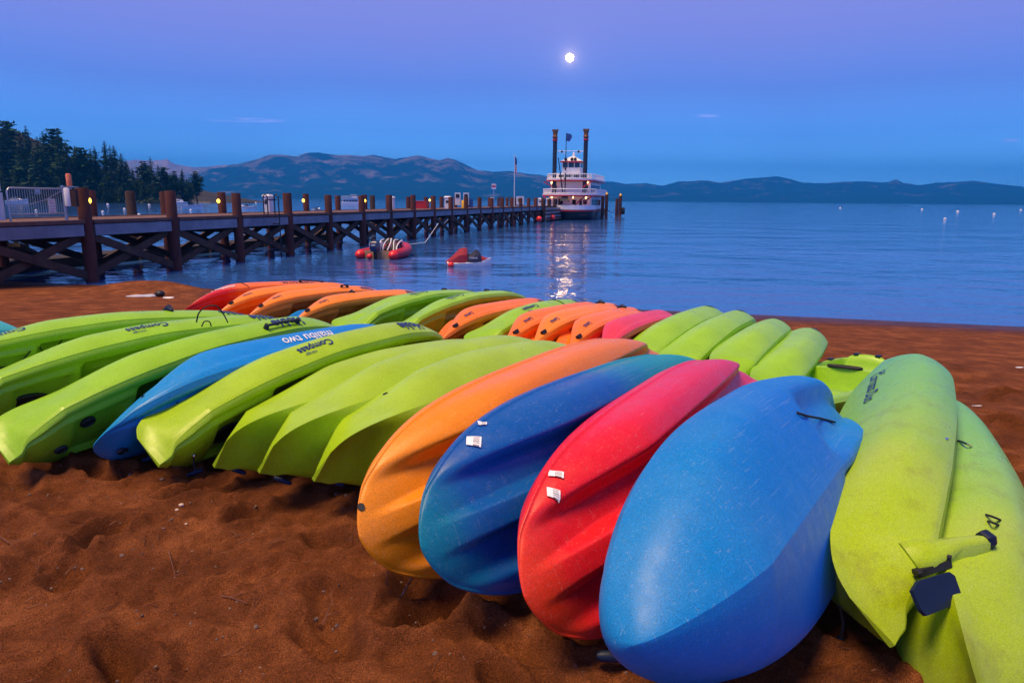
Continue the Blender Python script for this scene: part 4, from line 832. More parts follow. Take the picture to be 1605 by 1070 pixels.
def plastic(name, stops, rough=.30, fade=.02, dirt=.15, grime=(.13, .08, .03), glo=.60):
    """rotomoulded polyethylene; stops = colours along the boat (0 near end .. 1 far end)"""
    m = bpy.data.materials.new(name); m.use_nodes = True; t = m.node_tree; p = t.nodes['Principled BSDF']; L = t.links
    co = t.nodes.new('ShaderNodeTexCoord'); sp = t.nodes.new('ShaderNodeSeparateXYZ'); L.new(co.outputs['Object'], sp.inputs[0])
    def nz(s, d=4, r=.6, st=None):
        n = t.nodes.new('ShaderNodeTexNoise'); n.inputs['Scale'].default_value = s; n.inputs['Detail'].default_value = d; n.inputs['Roughness'].default_value = r
        v = co.outputs['Object']
        if st:
            q = t.nodes.new('ShaderNodeMapping'); q.inputs['Scale'].default_value = st[0]; q.inputs['Rotation'].default_value = st[1]; L.new(v, q.inputs[0]); v = q.outputs[0]
        L.new(v, n.inputs['Vector']); return n.outputs['Fac']
    def ramp(f, st):
        r = t.nodes.new('ShaderNodeValToRGB'); L.new(f, r.inputs[0]); e = r.color_ramp.elements
        while len(e) < len(st): e.new(.5)
        for q, (a, c) in zip(e, st): q.position = a; q.color = (*c, 1) if len(c) == 3 else c
        return r.outputs[0]
    def mix(f, a, b, mode='MIX'):
        n = t.nodes.new('ShaderNodeMixRGB'); n.blend_type = mode
        for i, v in enumerate((f, a, b)):
            if isinstance(v, (int, float)): n.inputs[i].default_value = v
            elif isinstance(v, tuple): n.inputs[i].default_value = (*v, 1)
            else: L.new(v, n.inputs[i])
        return n.outputs[0]
    def mth(op, *a):
        n = t.nodes.new('ShaderNodeMath'); n.operation = op
        for i, v in enumerate(a):
            if isinstance(v, (int, float)): n.inputs[i].default_value = v
            else: L.new(v, n.inputs[i])
        return n.outputs[0]
    if len(stops) > 1:
        pos = mth('ADD', mth('MULTIPLY_ADD', sp.outputs['X'], -1/3.6, .5), mth('MULTIPLY_ADD', nz(2.2, 3), .16, -.08))
        base = ramp(pos, stops)
    else:
        c = stops[0][1]; base = ramp(nz(3.0, 4), [(.3, tuple(v*.90 for v in c)), (.7, tuple(min(v*1.08, 1) for v in c))])
    sp2 = ramp(nz(210, 2, .7), [(.32, (.74, .74, .74)), (.5, (1, 1, 1)), (.68, (1.22, 1.22, 1.22))]); base = mix(1.0, base, sp2, 'MULTIPLY')
    light = mix(fade, base, (.62, .70, .72))
    base = mix(ramp(nz(1.6, 5, .7), [(.45, (0, 0, 0)), (.75, (1, 1, 1))]), base, light)
    for st in (((.9, 60, 40), (0, 0, .22)), ((.7, 70, 50), (0, .2, -.14)), ((46, 1.2, 30), (.2, 0, .5))):
        s = ramp(nz(2.2, 3, .6, st), [(.655, (0, 0, 0)), (.69, (.34, .34, .34)), (.73, (0, 0, 0))]); base = mix(s, base, mix(.38, base, (.75, .78, .75)))
    g = ramp(nz(5, 6, .75), [(glo, (0, 0, 0)), (glo+.2, (dirt, dirt, dirt))]); base = mix(g, base, grime)
    L.new(base, p.inputs['Base Color'])
    rg = ramp(nz(14, 4), [(.3, (rough-.05,)*3), (.7, (rough+.13,)*3)]); L.new(rg, p.inputs['Roughness'])
    p.inputs['IOR'].default_value = 1.5; p.inputs['Specular IOR Level'].default_value = .4
    b = t.nodes.new('ShaderNodeBump'); b.inputs['Distance'].default_value = .0012; b.inputs['Strength'].default_value = .5; L.new(nz(330, 2), b.inputs['Height'])
    b2 = t.nodes.new('ShaderNodeBump'); b2.inputs['Distance'].default_value = .010; b2.inputs['Strength'].default_value = .35; L.new(nz(4.5, 2), b2.inputs['Height'])
    L.new(b.outputs[0], b2.inputs['Normal']); L.new(b2.outputs[0], p.inputs['Normal']); return m
GRN = (.27, .55, .012)
PL = {
 'green': plastic('lime_plastic', [(0, GRN)]), 'greenb': plastic('yellow_lime_plastic', [(0, (.34, .56, .006))]),
 'green_worn_skytint': plastic('worn_skytint_lime_plastic', [(0, (.35, .50, .003)), (.26, (.31, .50, .005)), (.5, (.19, .49, .06)), (1, (.14, .50, .17))], fade=.08, dirt=.40, glo=.53),  # worn lime; teal toward the far end is sky reflection painted into the colour
 'orange': plastic('orange_plastic', [(0, (.88, .235, .006))]), 'orange2': plastic('deep_orange_plastic', [(0, (.86, .185, .006))]),
 'mango': plastic('mango_plastic', [(0, (.85, .28, .004)), (.35, (.80, .20, .006)), (1, (.72, .19, .03))]),
 'malibu': plastic('red_orange_plastic', [(0, (.62, .006, .010)), (.20, (.64, .008, .010)), (.27, (.80, .15, .006)), (1, (.82, .21, .012))]),
 'blue': plastic('bright_blue_plastic', [(0, (.003, .24, .50)), (.3, (.003, .25, .72)), (1, (.003, .18, .72))]),
 'deepblue': plastic('deep_blue_teal_plastic', [(0, (.002, .20, .30)), (.10, (.001, .085, .36)), (.40, (.001, .095, .44)), (.56, (.002, .24, .38)), (1, (.006, .38, .28))]),
 'red': plastic('red_pink_plastic', [(0, (.78, .05, .010)), (.08, (.72, .010, .016)), (.4, (.70, .006, .05)), (1, (.62, .03, .12))]),  # red to magenta; the pink far stop paints in the sky's tint
 'lightblue': plastic('light_blue_plastic', [(0, (.001, .22, .54)), (.3, (.001, .20, .62)), (.55, (.001, .17, .66)), (1, (.002, .27, .70))], fade=.04, dirt=.20, rough=.42),
 'pink': plastic('pink_plastic', [(0, (.72, .04, .08))]), 'aqua': plastic('aqua_plastic', [(0, (.05, .46, .48))]),
}
M_black = pm('black_rubber', (.012, .013, .016), rough=.55); M_navy = pm('navy_plastic', (.004, .012, .040), (.006, .016, .048), 9, rough=.5, spec=.3)
M_ink = pm('navy_lettering', (.012, .035, .16), rough=.5); M_wink = pm('white_lettering', (.78, .80, .84), rough=.5)
M_steel = pm('stainless_steel', (.55, .55, .58), rough=.25, metal=1)
M_strap = pm('webbing', (.015, .015, .02), rough=.9); M_chrome = pm('chrome', (.75, .75, .8), rough=.12, metal=1)
def sticker_material():
    m = pm('barcode_sticker', (.85, .86, .9), rough=.4); t = m.node_tree
    co = t.nodes.new('ShaderNodeTexCoord'); sp = t.nodes.new('ShaderNodeSeparateXYZ'); t.links.new(co.outputs['UV'], sp.inputs[0])
    n = t.nodes.new('ShaderNodeTexNoise'); n.noise_dimensions = '1D'; n.inputs['Scale'].default_value = 15; n.inputs['Detail'].default_value = 2
    t.links.new(sp.outputs['X'], n.inputs['W']); a = t.nodes.new('ShaderNodeMath'); a.operation = 'GREATER_THAN'; a.inputs[1].default_value = .52; t.links.new(n.outputs['Fac'], a.inputs[0])
    b = t.nodes.new('ShaderNodeMath'); b.operation = 'LESS_THAN'; b.inputs[1].default_value = .55; t.links.new(sp.outputs['Y'], b.inputs[0])
    c = t.nodes.new('ShaderNodeMath'); c.operation = 'GREATER_THAN'; c.inputs[1].default_value = .12; t.links.new(sp.outputs['Y'], c.inputs[0])
    e = t.nodes.new('ShaderNodeMath'); e.operation = 'MULTIPLY'; t.links.new(a.outputs[0], e.inputs[0]); t.links.new(b.outputs[0], e.inputs[1])
    f = t.nodes.new('ShaderNodeMath'); f.operation = 'MULTIPLY'; t.links.new(e.outputs[0], f.inputs[0]); t.links.new(c.outputs[0], f.inputs[1])
    x = t.nodes.new('ShaderNodeMixRGB'); x.inputs[1].default_value = (.85, .86, .9, 1); x.inputs[2].default_value = (.04, .04, .06, 1)
    t.links.new(f.outputs[0], x.inputs[0]); t.links.new(x.outputs[0], t.nodes['Principled BSDF'].inputs['Base Color']); return m
M_sticker = sticker_material()

def lettering(root, k, s, u0, g0, size, mat, side=1, shear=0, bold=0.0):
    vs, fs = text_mesh(s, size, shear, bold); L = KINDS[k]['L']; V = np.array(vs)
    p, n = surf_many(k, u0+side*V[:, 0]/L, g0-V[:, 1], side)
    return MB().add(list(p+n*.006), fs).build('lettering', mat, root)
def sticker(root, k, u0, g0, wd, ht, side=1, rot=0.0):
    L = KINDS[k]['L']; vs = []; n = 8
    for j in range(n+1):
        for i in range(n+1):
            a, b = (i/n-.5)*wd, (j/n-.5)*ht; x = a*math.cos(rot)-b*math.sin(rot); y = a*math.sin(rot)+b*math.cos(rot)
            p, q = surf(k, u0+x/L, g0-y, side); vs.append(p+q*.008)
    fs = [(j*(n+1)+i, j*(n+1)+i+1, (j+1)*(n+1)+i+1, (j+1)*(n+1)+i) for j in range(n) for i in range(n)]
    o = MB().add(vs, fs).build('sticker', M_sticker, root, 180); uv = o.data.uv_layers.new(name='UVMap')
    for lp in o.data.loops: i = lp.vertex_index; uv.data[lp.index].uv = ((i % (n+1))/n, (i//(n+1))/n)
    return o
def deckpt(k, u, fy):
    b, zk, zg = klines(k, np.array([u])); return np.array([KINDS[k]['L']*(.5-u), b[0]*fy, zg[0]+deck_dz(u, fy)])
class Kayak: pass
def kayak(kind, pose, col, label, group, lift=0.0, deckmat=None, sink=.015, z=None):
    x, y, th, rho, pit, ls, bs = pose; S = np.array([ls, bs, bs])
    R = Rzn(-(math.pi/2+D(th))) @ Ryn(D(pit)) @ Rxn(D(rho)); wp = (HP[kind]*S) @ R.T
    tip = wp[np.argmax(HP[kind][:, 0])]; o = np.array([x-tip[0], y-tip[1], 0.0]); wp = wp+o
    zz = (wp[:, 2]-beach(wp[:, 0], wp[:, 1])).min()
    o[2] = -zz-sink+lift if z is None else z
    root = thing('kayak', label, 'kayak', o, 0, group)
    root.rotation_euler = Matrix(R.tolist()).to_euler(); root.scale = (ls, bs, bs)
    kk = Kayak(); kk.root = root; kk.kind = kind; kk.R = R; kk.o = o; kk.S = S
    kk.world = lambda p: R @ (np.array(p)*S)+o
    kk.local = lambda q: (R.T @ (np.array(q, float)-o))/S
    for nm, me in zip(('hull', 'deck'), KM[kind]):
        c = bpy.data.objects.new(nm, me); C.objects.link(c); c.parent = root
        c.material_slots[0].link = 'OBJECT'; c.material_slots[0].material = PL[col] if nm == 'hull' or not deckmat else PL[deckmat]
    return kk
def bow_handle(kk, u=.045, drop=.10, fy=.0, chrome=True):
    """carry handle hanging on its strap from the deck at the bow"""
    p = kk.world(deckpt(kk.kind, u, fy)); q = p+np.array([0, 0, -drop]); ax = kk.R @ np.array([.35, 1, 0]); ax[2] *= .35; ax /= np.linalg.norm(ax)
    f = lambda a: kk.local(a)
    h = MB().tube([f(q-ax*.055), f(q-ax*.03), f(q), f(q+ax*.03), f(q+ax*.055)], [.010, .016, .017, .016, .010], 8).build('handle', M_navy, kk.root, 60)
    MB().tube([f(p), f((p+q)/2+ax*.004), f(q)], .006, 6).build('strap', M_strap, h)
    if chrome: MB().ball(f(p+np.array([0, 0, -.012])), .012, 8).build('shackle', M_chrome, kk.root, 180)
def hatch(kk, u, fy, rx, ry, name='hatch', mat=None):
    c = deckpt(kk.kind, u, fy); n = 20
    pr = [(1.0, 0), (1.0, .016), (.9, .022), (.82, .012), (0.01, .016)]; vs = []; fs = []
    for r, z in pr:
        for a in range(n): t = 2*math.pi*a/n; vs.append((c[0]+rx*r*math.cos(t), c[1]+ry*r*math.sin(t), c[2]+z))
    for i in range(len(pr)-1):
        for a in range(n): fs.append((i*n+a, i*n+(a+1) % n, (i+1)*n+(a+1) % n, (i+1)*n+a))
    return MB().add(vs, fs).build(name, mat or M_black, kk.root, 50)
def plug(kk, u, g, r, side=1, name='plug', mat=None):
    p, n = surf(kk.kind, u, g, side); a = np.cross(n, [0, 0, 1.]); a /= np.linalg.norm(a)+1e-9; b = np.cross(n, a); m = 14
    vs = [p+n*.004+r*(math.cos(2*math.pi*i/m)*a+math.sin(2*math.pi*i/m)*b) for i in range(m)]+[p-n*.01+r*(math.cos(2*math.pi*i/m)*a+math.sin(2*math.pi*i/m)*b) for i in range(m)]
    return MB().add(vs, [tuple(range(m)), *[(i, (i+1) % m, m+(i+1) % m, m+i) for i in range(m)]]).build(name, mat or M_black, kk.root)
def bar_handle(kk, u, side=1, ln=.26, g=.0, mat=None):
    k = kk.kind; L = KINDS[k]['L']; e = []
    for du in (-ln/2/L, ln/2/L):
        p, n = surf(k, u+du, g+.02, side); e.append((p, n))
    h = MB().tube([e[0][0]+e[0][1]*.03, (e[0][0]+e[1][0])/2+e[0][1]*.036, e[1][0]+e[1][1]*.03], .011, 8).build('side_handle', mat or M_black, kk.root, 60)
    for p, n in e: MB().tube([p-n*.01, p+n*.042], [.028, .020], 8).build('handle_end', mat or M_black, h, 60)
def side_grip(kk, u, side=1, g=.03):
    """navy toggle grip clipped to the side"""
    p, n = surf(kk.kind, u, g, side); q, _ = surf(kk.kind, u, g+.13, side)
    MB().tube([p+n*.012, p*.5+q*.5+n*.03, q+n*.012], [.012, .035, .02], 10).build('side_grip', M_navy, kk.root, 70)
def cleat(kk, u, side=1, g=.01, s=1.0):
    p, n = surf(kk.kind, u, g, side); t = surf(kk.kind, u+.012, g, side)[0]-p; t /= np.linalg.norm(t)
    MB().box(p+n*.012*s, (.05*s, .03*s, .03*s), np.stack([t, np.cross(n, t), n], 1)).build('cleat', M_black, kk.root)
def bungee(kk, pts, r=.005):
    MB().tube([deckpt(kk.kind, u, f)+np.array([0, 0, .012]) for u, f in pts], r, 5).build('bungee_cord', M_black, kk.root)
def rudder(kk, c, ax, up, ln=.30, ht=.15, mat=None):
    """flat blade, given in world space: centre, long axis, short axis"""
    c, ax, up = (np.array(q, float) for q in (c, ax, up)); ax /= np.linalg.norm(ax); up -= ax*(up@ax); up /= np.linalg.norm(up); n = np.cross(ax, up)
    poly = [(-.5, -.30), (-.44, -.5), (.30, -.5), (.46, -.30), (.5, .28), (.42, .45), (-.30, .5), (-.5, .3)]
    vs = [kk.local(c+ax*a*ln+up*b*ht+n*t) for t in (-.008, .008) for a, b in poly]; m = len(poly)
    return MB().add(vs, [tuple(range(m))[::-1], tuple(range(m, 2*m)), *[(i, (i+1) % m, m+(i+1) % m, m+i) for i in range(m)]]).build('rudder', mat or M_navy, kk.root)

G1, G2 = 'kayaks stacked on their sides in the front row', 'kayaks stacked on their sides in the back row'
POSE = {
'1-1': (-4.128, 4.358, 35.176, 243.534, -5.0, 0.886, 1.004), '1-2': (-3.605, 4.120, 33.362, 238.459, -1.937, 0.843, 0.988),
'1-3': (-2.987, 3.822, 29.535, 232.645, 2.091, 0.808, 0.973), '1-4': (-2.509, 3.888, 31.715, 227.316, -0.992, 0.848, 1.000),
'1-5': (-2.058, 3.751, 28.987, 232.834, 0.615, 0.824, 0.978), '1-6': (-1.757, 3.784, 33.263, 143.5, -2.6, .847, .966),
'1-7': (-1.415, 3.580, 33.335, 142.5, -2.2, .862, .970), '1-8': (-1.068, 3.436, 33.006, 142.8, -2.8, .846, .973),
'1-9': (-.28, 3.95, 31, 138, -1, .72, .9),
'1-10': (-.616, 2.560, 31.858, 113.122, .336, .881, 1.029), '1-11': (-.335, 2.342, 32.282, 114.697, -3.043, .910, 1.013),
'1-12': (.049, 2.141, 29.623, 116.990, -.845, .868, 1.013), '1-13': (.340, 1.735, 35.7, 118.4, -1.7, .88, 1.045),
'1-14': (1.36, 2.17, 31.5, 226.0, 3.0, .90, .90), '1-15': (1.56, 1.86, 25.8, 201.3, 1.72, .918, .933),
'2-1': (-4.858, 9.840, 36.346, 239.422, -3.600, 0.945, 0.998), '2-2': (-4.305, 9.475, 33.379, 234.687, -1.124, 0.878, 0.967),
'2-3': (-3.760, 9.146, 33.028, 234.181, -1.927, 0.866, 0.966), '2-4': (-3.36, 8.95, 32, 205, -2, .86, .98),
'2-5': (-2.975, 8.662, 33.708, 233.848, -2.229, 0.868, 0.964), '2-6': (-2.5, 8.45, 33, 205, -2, .86, .98),
'2-7': (-2.086, 8.263, 33.534, 238.962, -3.700, 0.889, 1.003), '2-8': (-1.875, 8.121, 32.397, 248.448, -3.552, 0.861, 0.981),
'2-9': (-1.297, 7.737, 32.337, 249.707, -2.160, 0.863, 0.988), '2-10': (-0.939, 7.482, 32.800, 231.422, -1.945, 0.862, 0.977),
'2-11': (-0.340, 7.212, 30.193, 236.845, -3.257, 0.845, 0.989), '2-12': (-0.257, 7.064, 33.454, 230.794, -1.971, 0.868, 0.979),
'2-13': (0.045, 6.918, 32.711, 232.476, -2.368, 0.865, 0.987), '2-14': (0.411, 6.676, 30.327, 232.267, -2.842, 0.834, 0.966),
'2-15': (0.696, 6.477, 31.484, 231.477, -2.916, 0.836, 0.965), '2-16': (1.180, 6.356, 31.735, 230.399, -1.135, 0.885, 1.024),
'2-17': (1.543, 6.121, 30.521, 228.791, -1.611, 0.876, 1.014), '2-18': (1.969, 5.882, 28.624, 224.698, -4.017, 0.867, 1.005),
'2-19': (2.194, 5.621, 29.337, 213.314, -1.562, 0.850, 0.967),
}
KAY = {}
def K(key, kind, col, label, grp, **kw): KAY[key] = kayak(kind, POSE[key], col, label, grp, **kw); return KAY[key]
K('1-1', 'fish', 'green', 'lime green kayak at the left edge, farthest back in the front row', G1)
K('1-2', 'fish', 'green', 'lime green kayak reaching the left edge, second from the back, lettered on its side', G1)
K('1-3', 'fish', 'green', 'lime green kayak at lower left with black bar handle, lying against the bright blue one', G1)
K('1-4', 'tunnel', 'blue', 'bright blue kayak with navy rudder blade wedged among the green ones at left', G1)
K('1-5', 'fish', 'greenb', 'lime green kayak with black oval hatch, just right of the bright blue one', G1)
K('1-6', 'fish', 'greenb', 'upturned lime green kayak, left one of the three with pointed bow lobes', G1, lift=.02)
K('1-7', 'fish', 'greenb', 'upturned lime green kayak, middle one of the three with pointed bow lobes', G1, lift=.07)
K('1-8', 'fish', 'greenb', 'upturned lime green kayak with bow lobe, leaning beside the mango orange one', G1, lift=.07)
K('1-9', 'tunnel', 'aqua', 'pale aqua kayak almost hidden between the green ones and the mango orange one', G1)
K('1-10', 'tunnel', 'mango', 'mango orange kayak in front, between the green ones and the deep blue one', G1)
K('1-11', 'tunnel', 'deepblue', 'deep blue kayak with teal far end and two small stickers, beside the red one', G1)
K('1-12', 'tunnel', 'red', 'red kayak with sky-pink tint painted toward its far end and two white barcode stickers on its hull', G1)
K('1-13', 'spoon', 'lightblue', 'big light blue kayak with smooth scuffed hull, nearest in front', G1)
K('1-14', 'fish', 'green_worn_skytint', 'worn lime green upturned kayak with round black plug, beside the big light blue one', G1, lift=.07)
K('1-15', 'fish', 'green_worn_skytint', 'muddy lime green upturned kayak with navy rudder, at the right edge under the other', G1, lift=-.05)
for key, kind, col, label in [
 ('2-1', 'tunnel', 'malibu', 'red and orange two tone kayak, farthest back near the water'),
 ('2-2', 'tunnel', 'orange', 'orange kayak right beside the red and orange two tone one'),
 ('2-3', 'tunnel', 'orange', 'orange kayak, second from the red and orange two tone one, lettered on its side'),
 ('2-4', 'tunnel', 'blue', 'blue kayak hull low between two orange kayaks at the back left'),
 ('2-5', 'tunnel', 'orange', 'orange kayak at the back left, nearest to the back green ones'),
 ('2-6', 'tunnel', 'deepblue', 'dark blue kayak low between the last left orange one and the back green ones'),
 ('2-7', 'fish', 'green', 'lime green kayak, leftmost of the three tall green ones in the back row'),
 ('2-8', 'fish', 'green', 'lime green kayak, middle of the three tall green ones, open deck showing'),
 ('2-9', 'fish', 'green', 'lime green kayak, right one of the three tall green ones, open deck showing'),
 ('2-10', 'tunnel', 'orange2', 'orange kayak between the open green one and the strapped green one'),
 ('2-11', 'fish', 'green', 'lime green kayak with a dark strap round its hull, between orange kayaks'),
 ('2-12', 'tunnel', 'orange2', 'orange kayak just right of the strapped green one'),
 ('2-13', 'tunnel', 'orange', 'orange kayak, middle of the three orange ones left of the pink one'),
 ('2-14', 'tunnel', 'orange2', 'orange kayak touching the pink one'),
 ('2-15', 'tunnel', 'pink', 'pink kayak between orange and green kayaks in the back row'),
 ('2-16', 'fish', 'green', 'lime green kayak right beside the pink one'),
 ('2-17', 'fish', 'green', 'lime green kayak, second to the right of the pink one'),
 ('2-18', 'fish', 'green', 'lime green kayak, third to the right of the pink one'),
 ('2-19', 'fish', 'green', 'lime green kayak with faded round end, lying over the open upright kayak')]:
    K(key, kind, col, label, G2)
POSE['2-20'] = (1.66, 4.62, 42, 3, -2.5, .86, 1.0)
K('2-20', 'fish', 'green', 'yellow green kayak lying upright with open ribbed deck beside the sand', G2)
# boats that only just show: far left and right edge of the picture
d30 = np.array([math.sin(D(31)), math.cos(D(31))])
f = at(12, 505, .42)[:2]-3.1*d30; POSE['0-1'] = (f[0], f[1], 31, 125, -2, .86, .98)
K('0-1', 'fish', 'aqua', 'teal kayak end peeking in at the left edge behind the green ones', G1)
f = at(-8, 512, .30)[:2]-3.1*d30; POSE['0-2'] = (f[0], f[1], 31, 135, -2, .86, .98)
K('0-2', 'tunnel', 'pink', 'pale orange pink kayak end at the left edge below the teal one', G1)
f = at(1594, 915, .2)[:2]; POSE['3-1'] = (f[0], f[1], 68, 185, 0, .86, .98)
K('3-1', 'tunnel', 'mango', 'orange kayak end just showing at the right edge beside the muddy green one', G1)

# ------------------------------------------------------------------ fittings and lettering on the kayaks
HB, CP = 'Hobie', 'Compass'
for key, hu, cu_ in (('1-1', .80, .20), ('1-2', .80, .44), ('1-3', .74, None), ('1-5', .80, .42), ('1-6', .76, None), ('1-7', .76, None), ('1-8', .76, None),
                     ('2-7', .80, .42), ('2-8', .80, .40), ('2-9', .80, .38), ('2-11', .82, .36), ('2-16', .80, None), ('2-17', .80, None), ('2-18', .80, None), ('2-19', .80, None)):
    k = KAY[key]; kd = k.kind
    if key in ('1-6', '1-7', '1-8', '2-16', '2-17', '2-18', '2-19'): g = .58 if key[0] == '1' else .24
    else: g = .16
    lettering(k.root, kd, HB, hu, g, .17, M_ink, -1, .35, .006)
    if cu_:
        lettering(k.root, kd, CP, cu_, g, .105, M_ink, -1, .12, .002); lettering(k.root, kd, 'mirage', cu_-.03, g-.075, .045, M_ink, -1, .12)
for key in ('2-2', '2-3', '2-5', '2-10', '2-12', '2-13', '2-14'):
    k = KAY[key]; lettering(k.root, 'tunnel', 'Lanai', .20, .14, .085, M_ink, -1, .2, .001)
    if key != '2-2': lettering(k.root, 'tunnel', HB, .78, .15, .14, M_ink, -1, .35, .004)
    cleat(k, .10, -1, .03, 1.3)
k = KAY['2-1']; lettering(k.root, 'tunnel', 'malibu two', .17, .15, .13, M_wink, -1, .1, .001); lettering(k.root, 'tunnel', 'OCEAN KAYAK', .60, .14, .10, M_bink, -1, .2, .003); bar_handle(k, .68, -1, .5, .12)
bar_handle(KAY['2-3'], .62, -1, .14, .13)
for key, u in (('2-13', .66), ('2-14', .64), ('2-8', .62), ('2-9', .66), ('2-5', .4)): side_grip(KAY[key], u, -1, .19)
k = KAY['1-4']; lettering(k.root, 'tunnel', 'malibu two', .52, .17, .13, M_wink, -1, .1, .001); bow_handle(k, .10, .13); hatch(k, .05, .2, .04, .025, 'drain_plug')
k = KAY['1-1']; side_grip(k, .60, -1, .12); hatch(k, .20, -.2, .10, .05, 'drain_hole'); bungee(k, [(.145, -.75), (.20, .1), (.245, -.72)]); bungee(k, [(.265, -.75), (.31, -.05), (.35, -.72)]); cleat(k, .145, -1, -.03); cleat(k, .35, -1, -.03)
k = KAY['1-2']; hatch(k, .16, 0, .19, .10); cleat(k, .34, -1, -.02, 1.6)
k = KAY['1-3']; bar_handle(k, .70, -1, .42, .05); hatch(k, .16, -.3, .06, .045, 'drain_hole'); cleat(k, .22, -1, -.02); cleat(k, .86, -1, -.02); hatch(k, .10, .1, .05, .03, 'drain_hole')
k = KAY['1-5']; hatch(k, .17, .0, .16, .085); bow_handle(k, .075, .12); cleat(k, .36, -1, -.02, 1.8); plug(k, .008, .05, .012, 1)
for key, dr in (('1-6', .07), ('1-7', .10), ('1-8', .06)): bow_handle(KAY[key], .05, dr)
plug(KAY['1-8'], .19, .17, .018, 1, 'drain_plug'); cleat(KAY['1-8'], .30, -1, .02)
# rudder blade over the bright blue one
c = at(262, 645, .36); rudder(KAY['1-4'], c, at(305, 660, .33)-at(216, 630, .40), (0, .25, 1), .44, .17)
# stickers
sticker(KAY['1-11'].root, 'tunnel', .112, .085, .05, .065, 1, .5); sticker(KAY['1-11'].root, 'tunnel', .145, .055, .022, .045, 1, .5)
sticker(KAY['1-12'].root, 'tunnel', .112, .068, .03, .062, 1, .3); sticker(KAY['1-12'].root, 'tunnel', .088, .088, .036, .055, 1, .35)
plug(KAY['1-10'], .015, .02, .016, 1)
# worn pair at the right
k = KAY['1-14']; lettering(k.root, 'fish', 'Compass Duo', .64, .58, .13, M_ink, -1, .12, .002); lettering(k.root, 'fish', 'mirage', .72, .49, .055, M_ink, -1, .12); plug(k, .15, .36, .034, 1)
# strap round the back row green kayak
def girdle(kk, u, mat, r=.006, nm='strap'):
    Y, Z = hullring(kk.kind, np.array([u])); x = KINDS[kk.kind]['L']*(.5-u); ring = [(x, y*1.012, z-.004) for y, z in zip(Y[0], Z[0])]+[(x, -y*1.012, z-.004) for y, z in zip(Y[0][::-1], Z[0][::-1])][1:]
    MB().tube(ring[::3]+[ring[-1]], r, 5).build(nm, mat, kk.root)
girdle(KAY['2-11'], .60, M_strap); girdle(KAY['2-1'], .30, M_strap)
# open deck of the upright kayak
k = KAY['2-20']
for u in (.765, .875):
    a_, b_ = deckpt('fish', u, -.72), deckpt('fish', u, .72); zt = klines('fish', np.array([u]))[2][0]-.075
    rr = []
    for t in np.linspace(0, 1, 9):
        c = a_*(1-t)+b_*t; c[2] = zt-.045*math.sin(math.pi*t)**.5; rr.append([(c[0]-.05, c[1], c[2]-.10), (c[0]-.04, c[1], c[2]), (c[0]+.03, c[1], c[2]+.005), (c[0]+.06, c[1], c[2]-.10)])
    MB().loft(rr).build('deck_rib', PL['green'], k.root, 40)
hatch(k, .715, 0, .05, .16)
for u, fy in ((.74, .9), (.82, .9), (.90, .88), (.78, -.9), (.88, -.9), (.955, .5), (.955, -.5)):
    q = deckpt('fish', u, fy); MB().box(q+np.array([0, 0, .008]), (.11, .045, .014)).build('grip_pad', M_navy, k.root)
MB().tube([deckpt('fish', .90, .96)+np.array([.05*math.cos(t), .03, .02+.05*math.sin(t)]) for t in np.linspace(0, 3.1, 8)], .008, 6).build('carry_loop', M_black, k.root)

# ------------------------------------------------------------------ loose things round the kayaks
def on_sand(x, y): return float(beach(x, y)+sand_h(np.array(float(x)), np.array(float(y))))
def cable(label, pts, r=.006, mat=None, name='lock_cable', cat='cable'):
    P_ = [np.array(p, float) for p in pts]; out = []
    for i in range(len(P_)-1):
        a, b, c, d = P_[max(i-1, 0)], P_[i], P_[i+1], P_[min(i+2, len(P_)-1)]
        for t in np.linspace(0, 1, 7)[:-1]: out.append(.5*((2*b)+(c-a)*t+(2*a-5*b+4*c-d)*t*t+(3*b-a-3*c+d)*t**3))
    out.append(P_[-1]); return tag(MB().tube(out, r, 6).build(name, mat or M_steel, None, 60), label, cat)
q = at(620, 930, .0); hp_ = [at(609, 885, .16), at(605, 928, .02), at(612, 937, .0), at(626, 936, .0), at(640, 915, .06), at(652, 893, .14)]
cable('bent steel wire loop standing in the sand under the mango orange kayak', hp_, .0055, M_steel, 'wire_loop', 'wire loop')

# worn pair: rudder, fin and cords, set onto the hulls where they touch
bpy.context.view_layer.update(); DG = bpy.context.evaluated_depsgraph_get()
def hit(px, py, z): return at(px, py, z)
def touch(px, py, off=0.0):
    d = ray(px, py); d = d/np.linalg.norm(d); ok, loc, nrm, *_ = sc.ray_cast(DG, Vector((0, 0, CAMH)), Vector(d))
    n = np.array(nrm); n = n if n@d < 0 else -n
    return np.array(loc)+n*off, n
k = KAY['1-15']
c, n = touch(1468, 928); dv_ = ray(1468, 928); c = c-dv_/np.linalg.norm(dv_)*.13; e1, e0 = at(1516, 906, c[2]), at(1414, 944, c[2])
rudder(k, c, e1-e0, np.array([-.05, .6, .8]), .235, .11)
b0, b1 = touch(1432, 900, .012), touch(1486, 886, .012); bk = MB().beam(k.local(b0[0]), k.local(b1[0]), .03, .03)
for q in (b0, b1): bk.beam(k.local(q[0]), k.local(q[0]+q[1]*.03), .022, .016)
bk.build('rudder_bracket', M_black, k.root)
fin = []; ac = None
for t, w_, h_ in ((0, .085, .012), (.25, .075, .032), (.6, .06, .042), (.9, .045, .045), (1, .036, .04)):
    g0, n = touch(1424+118*t, 872-18*t); ac = np.cross(n, touch(1545, 852)[0]-touch(1420, 873)[0]); ac /= np.linalg.norm(ac)
    fin.append([k.local(g0+ac*a*w_+n*h) for a, h in ((-1, -.03), (-.62, h_*.75), (-.25, h_), (.25, h_), (.62, h_*.75), (1, -.03))])
MB().loft(fin).build('keel_fin', PL['green_worn_skytint'], k.root, 70)
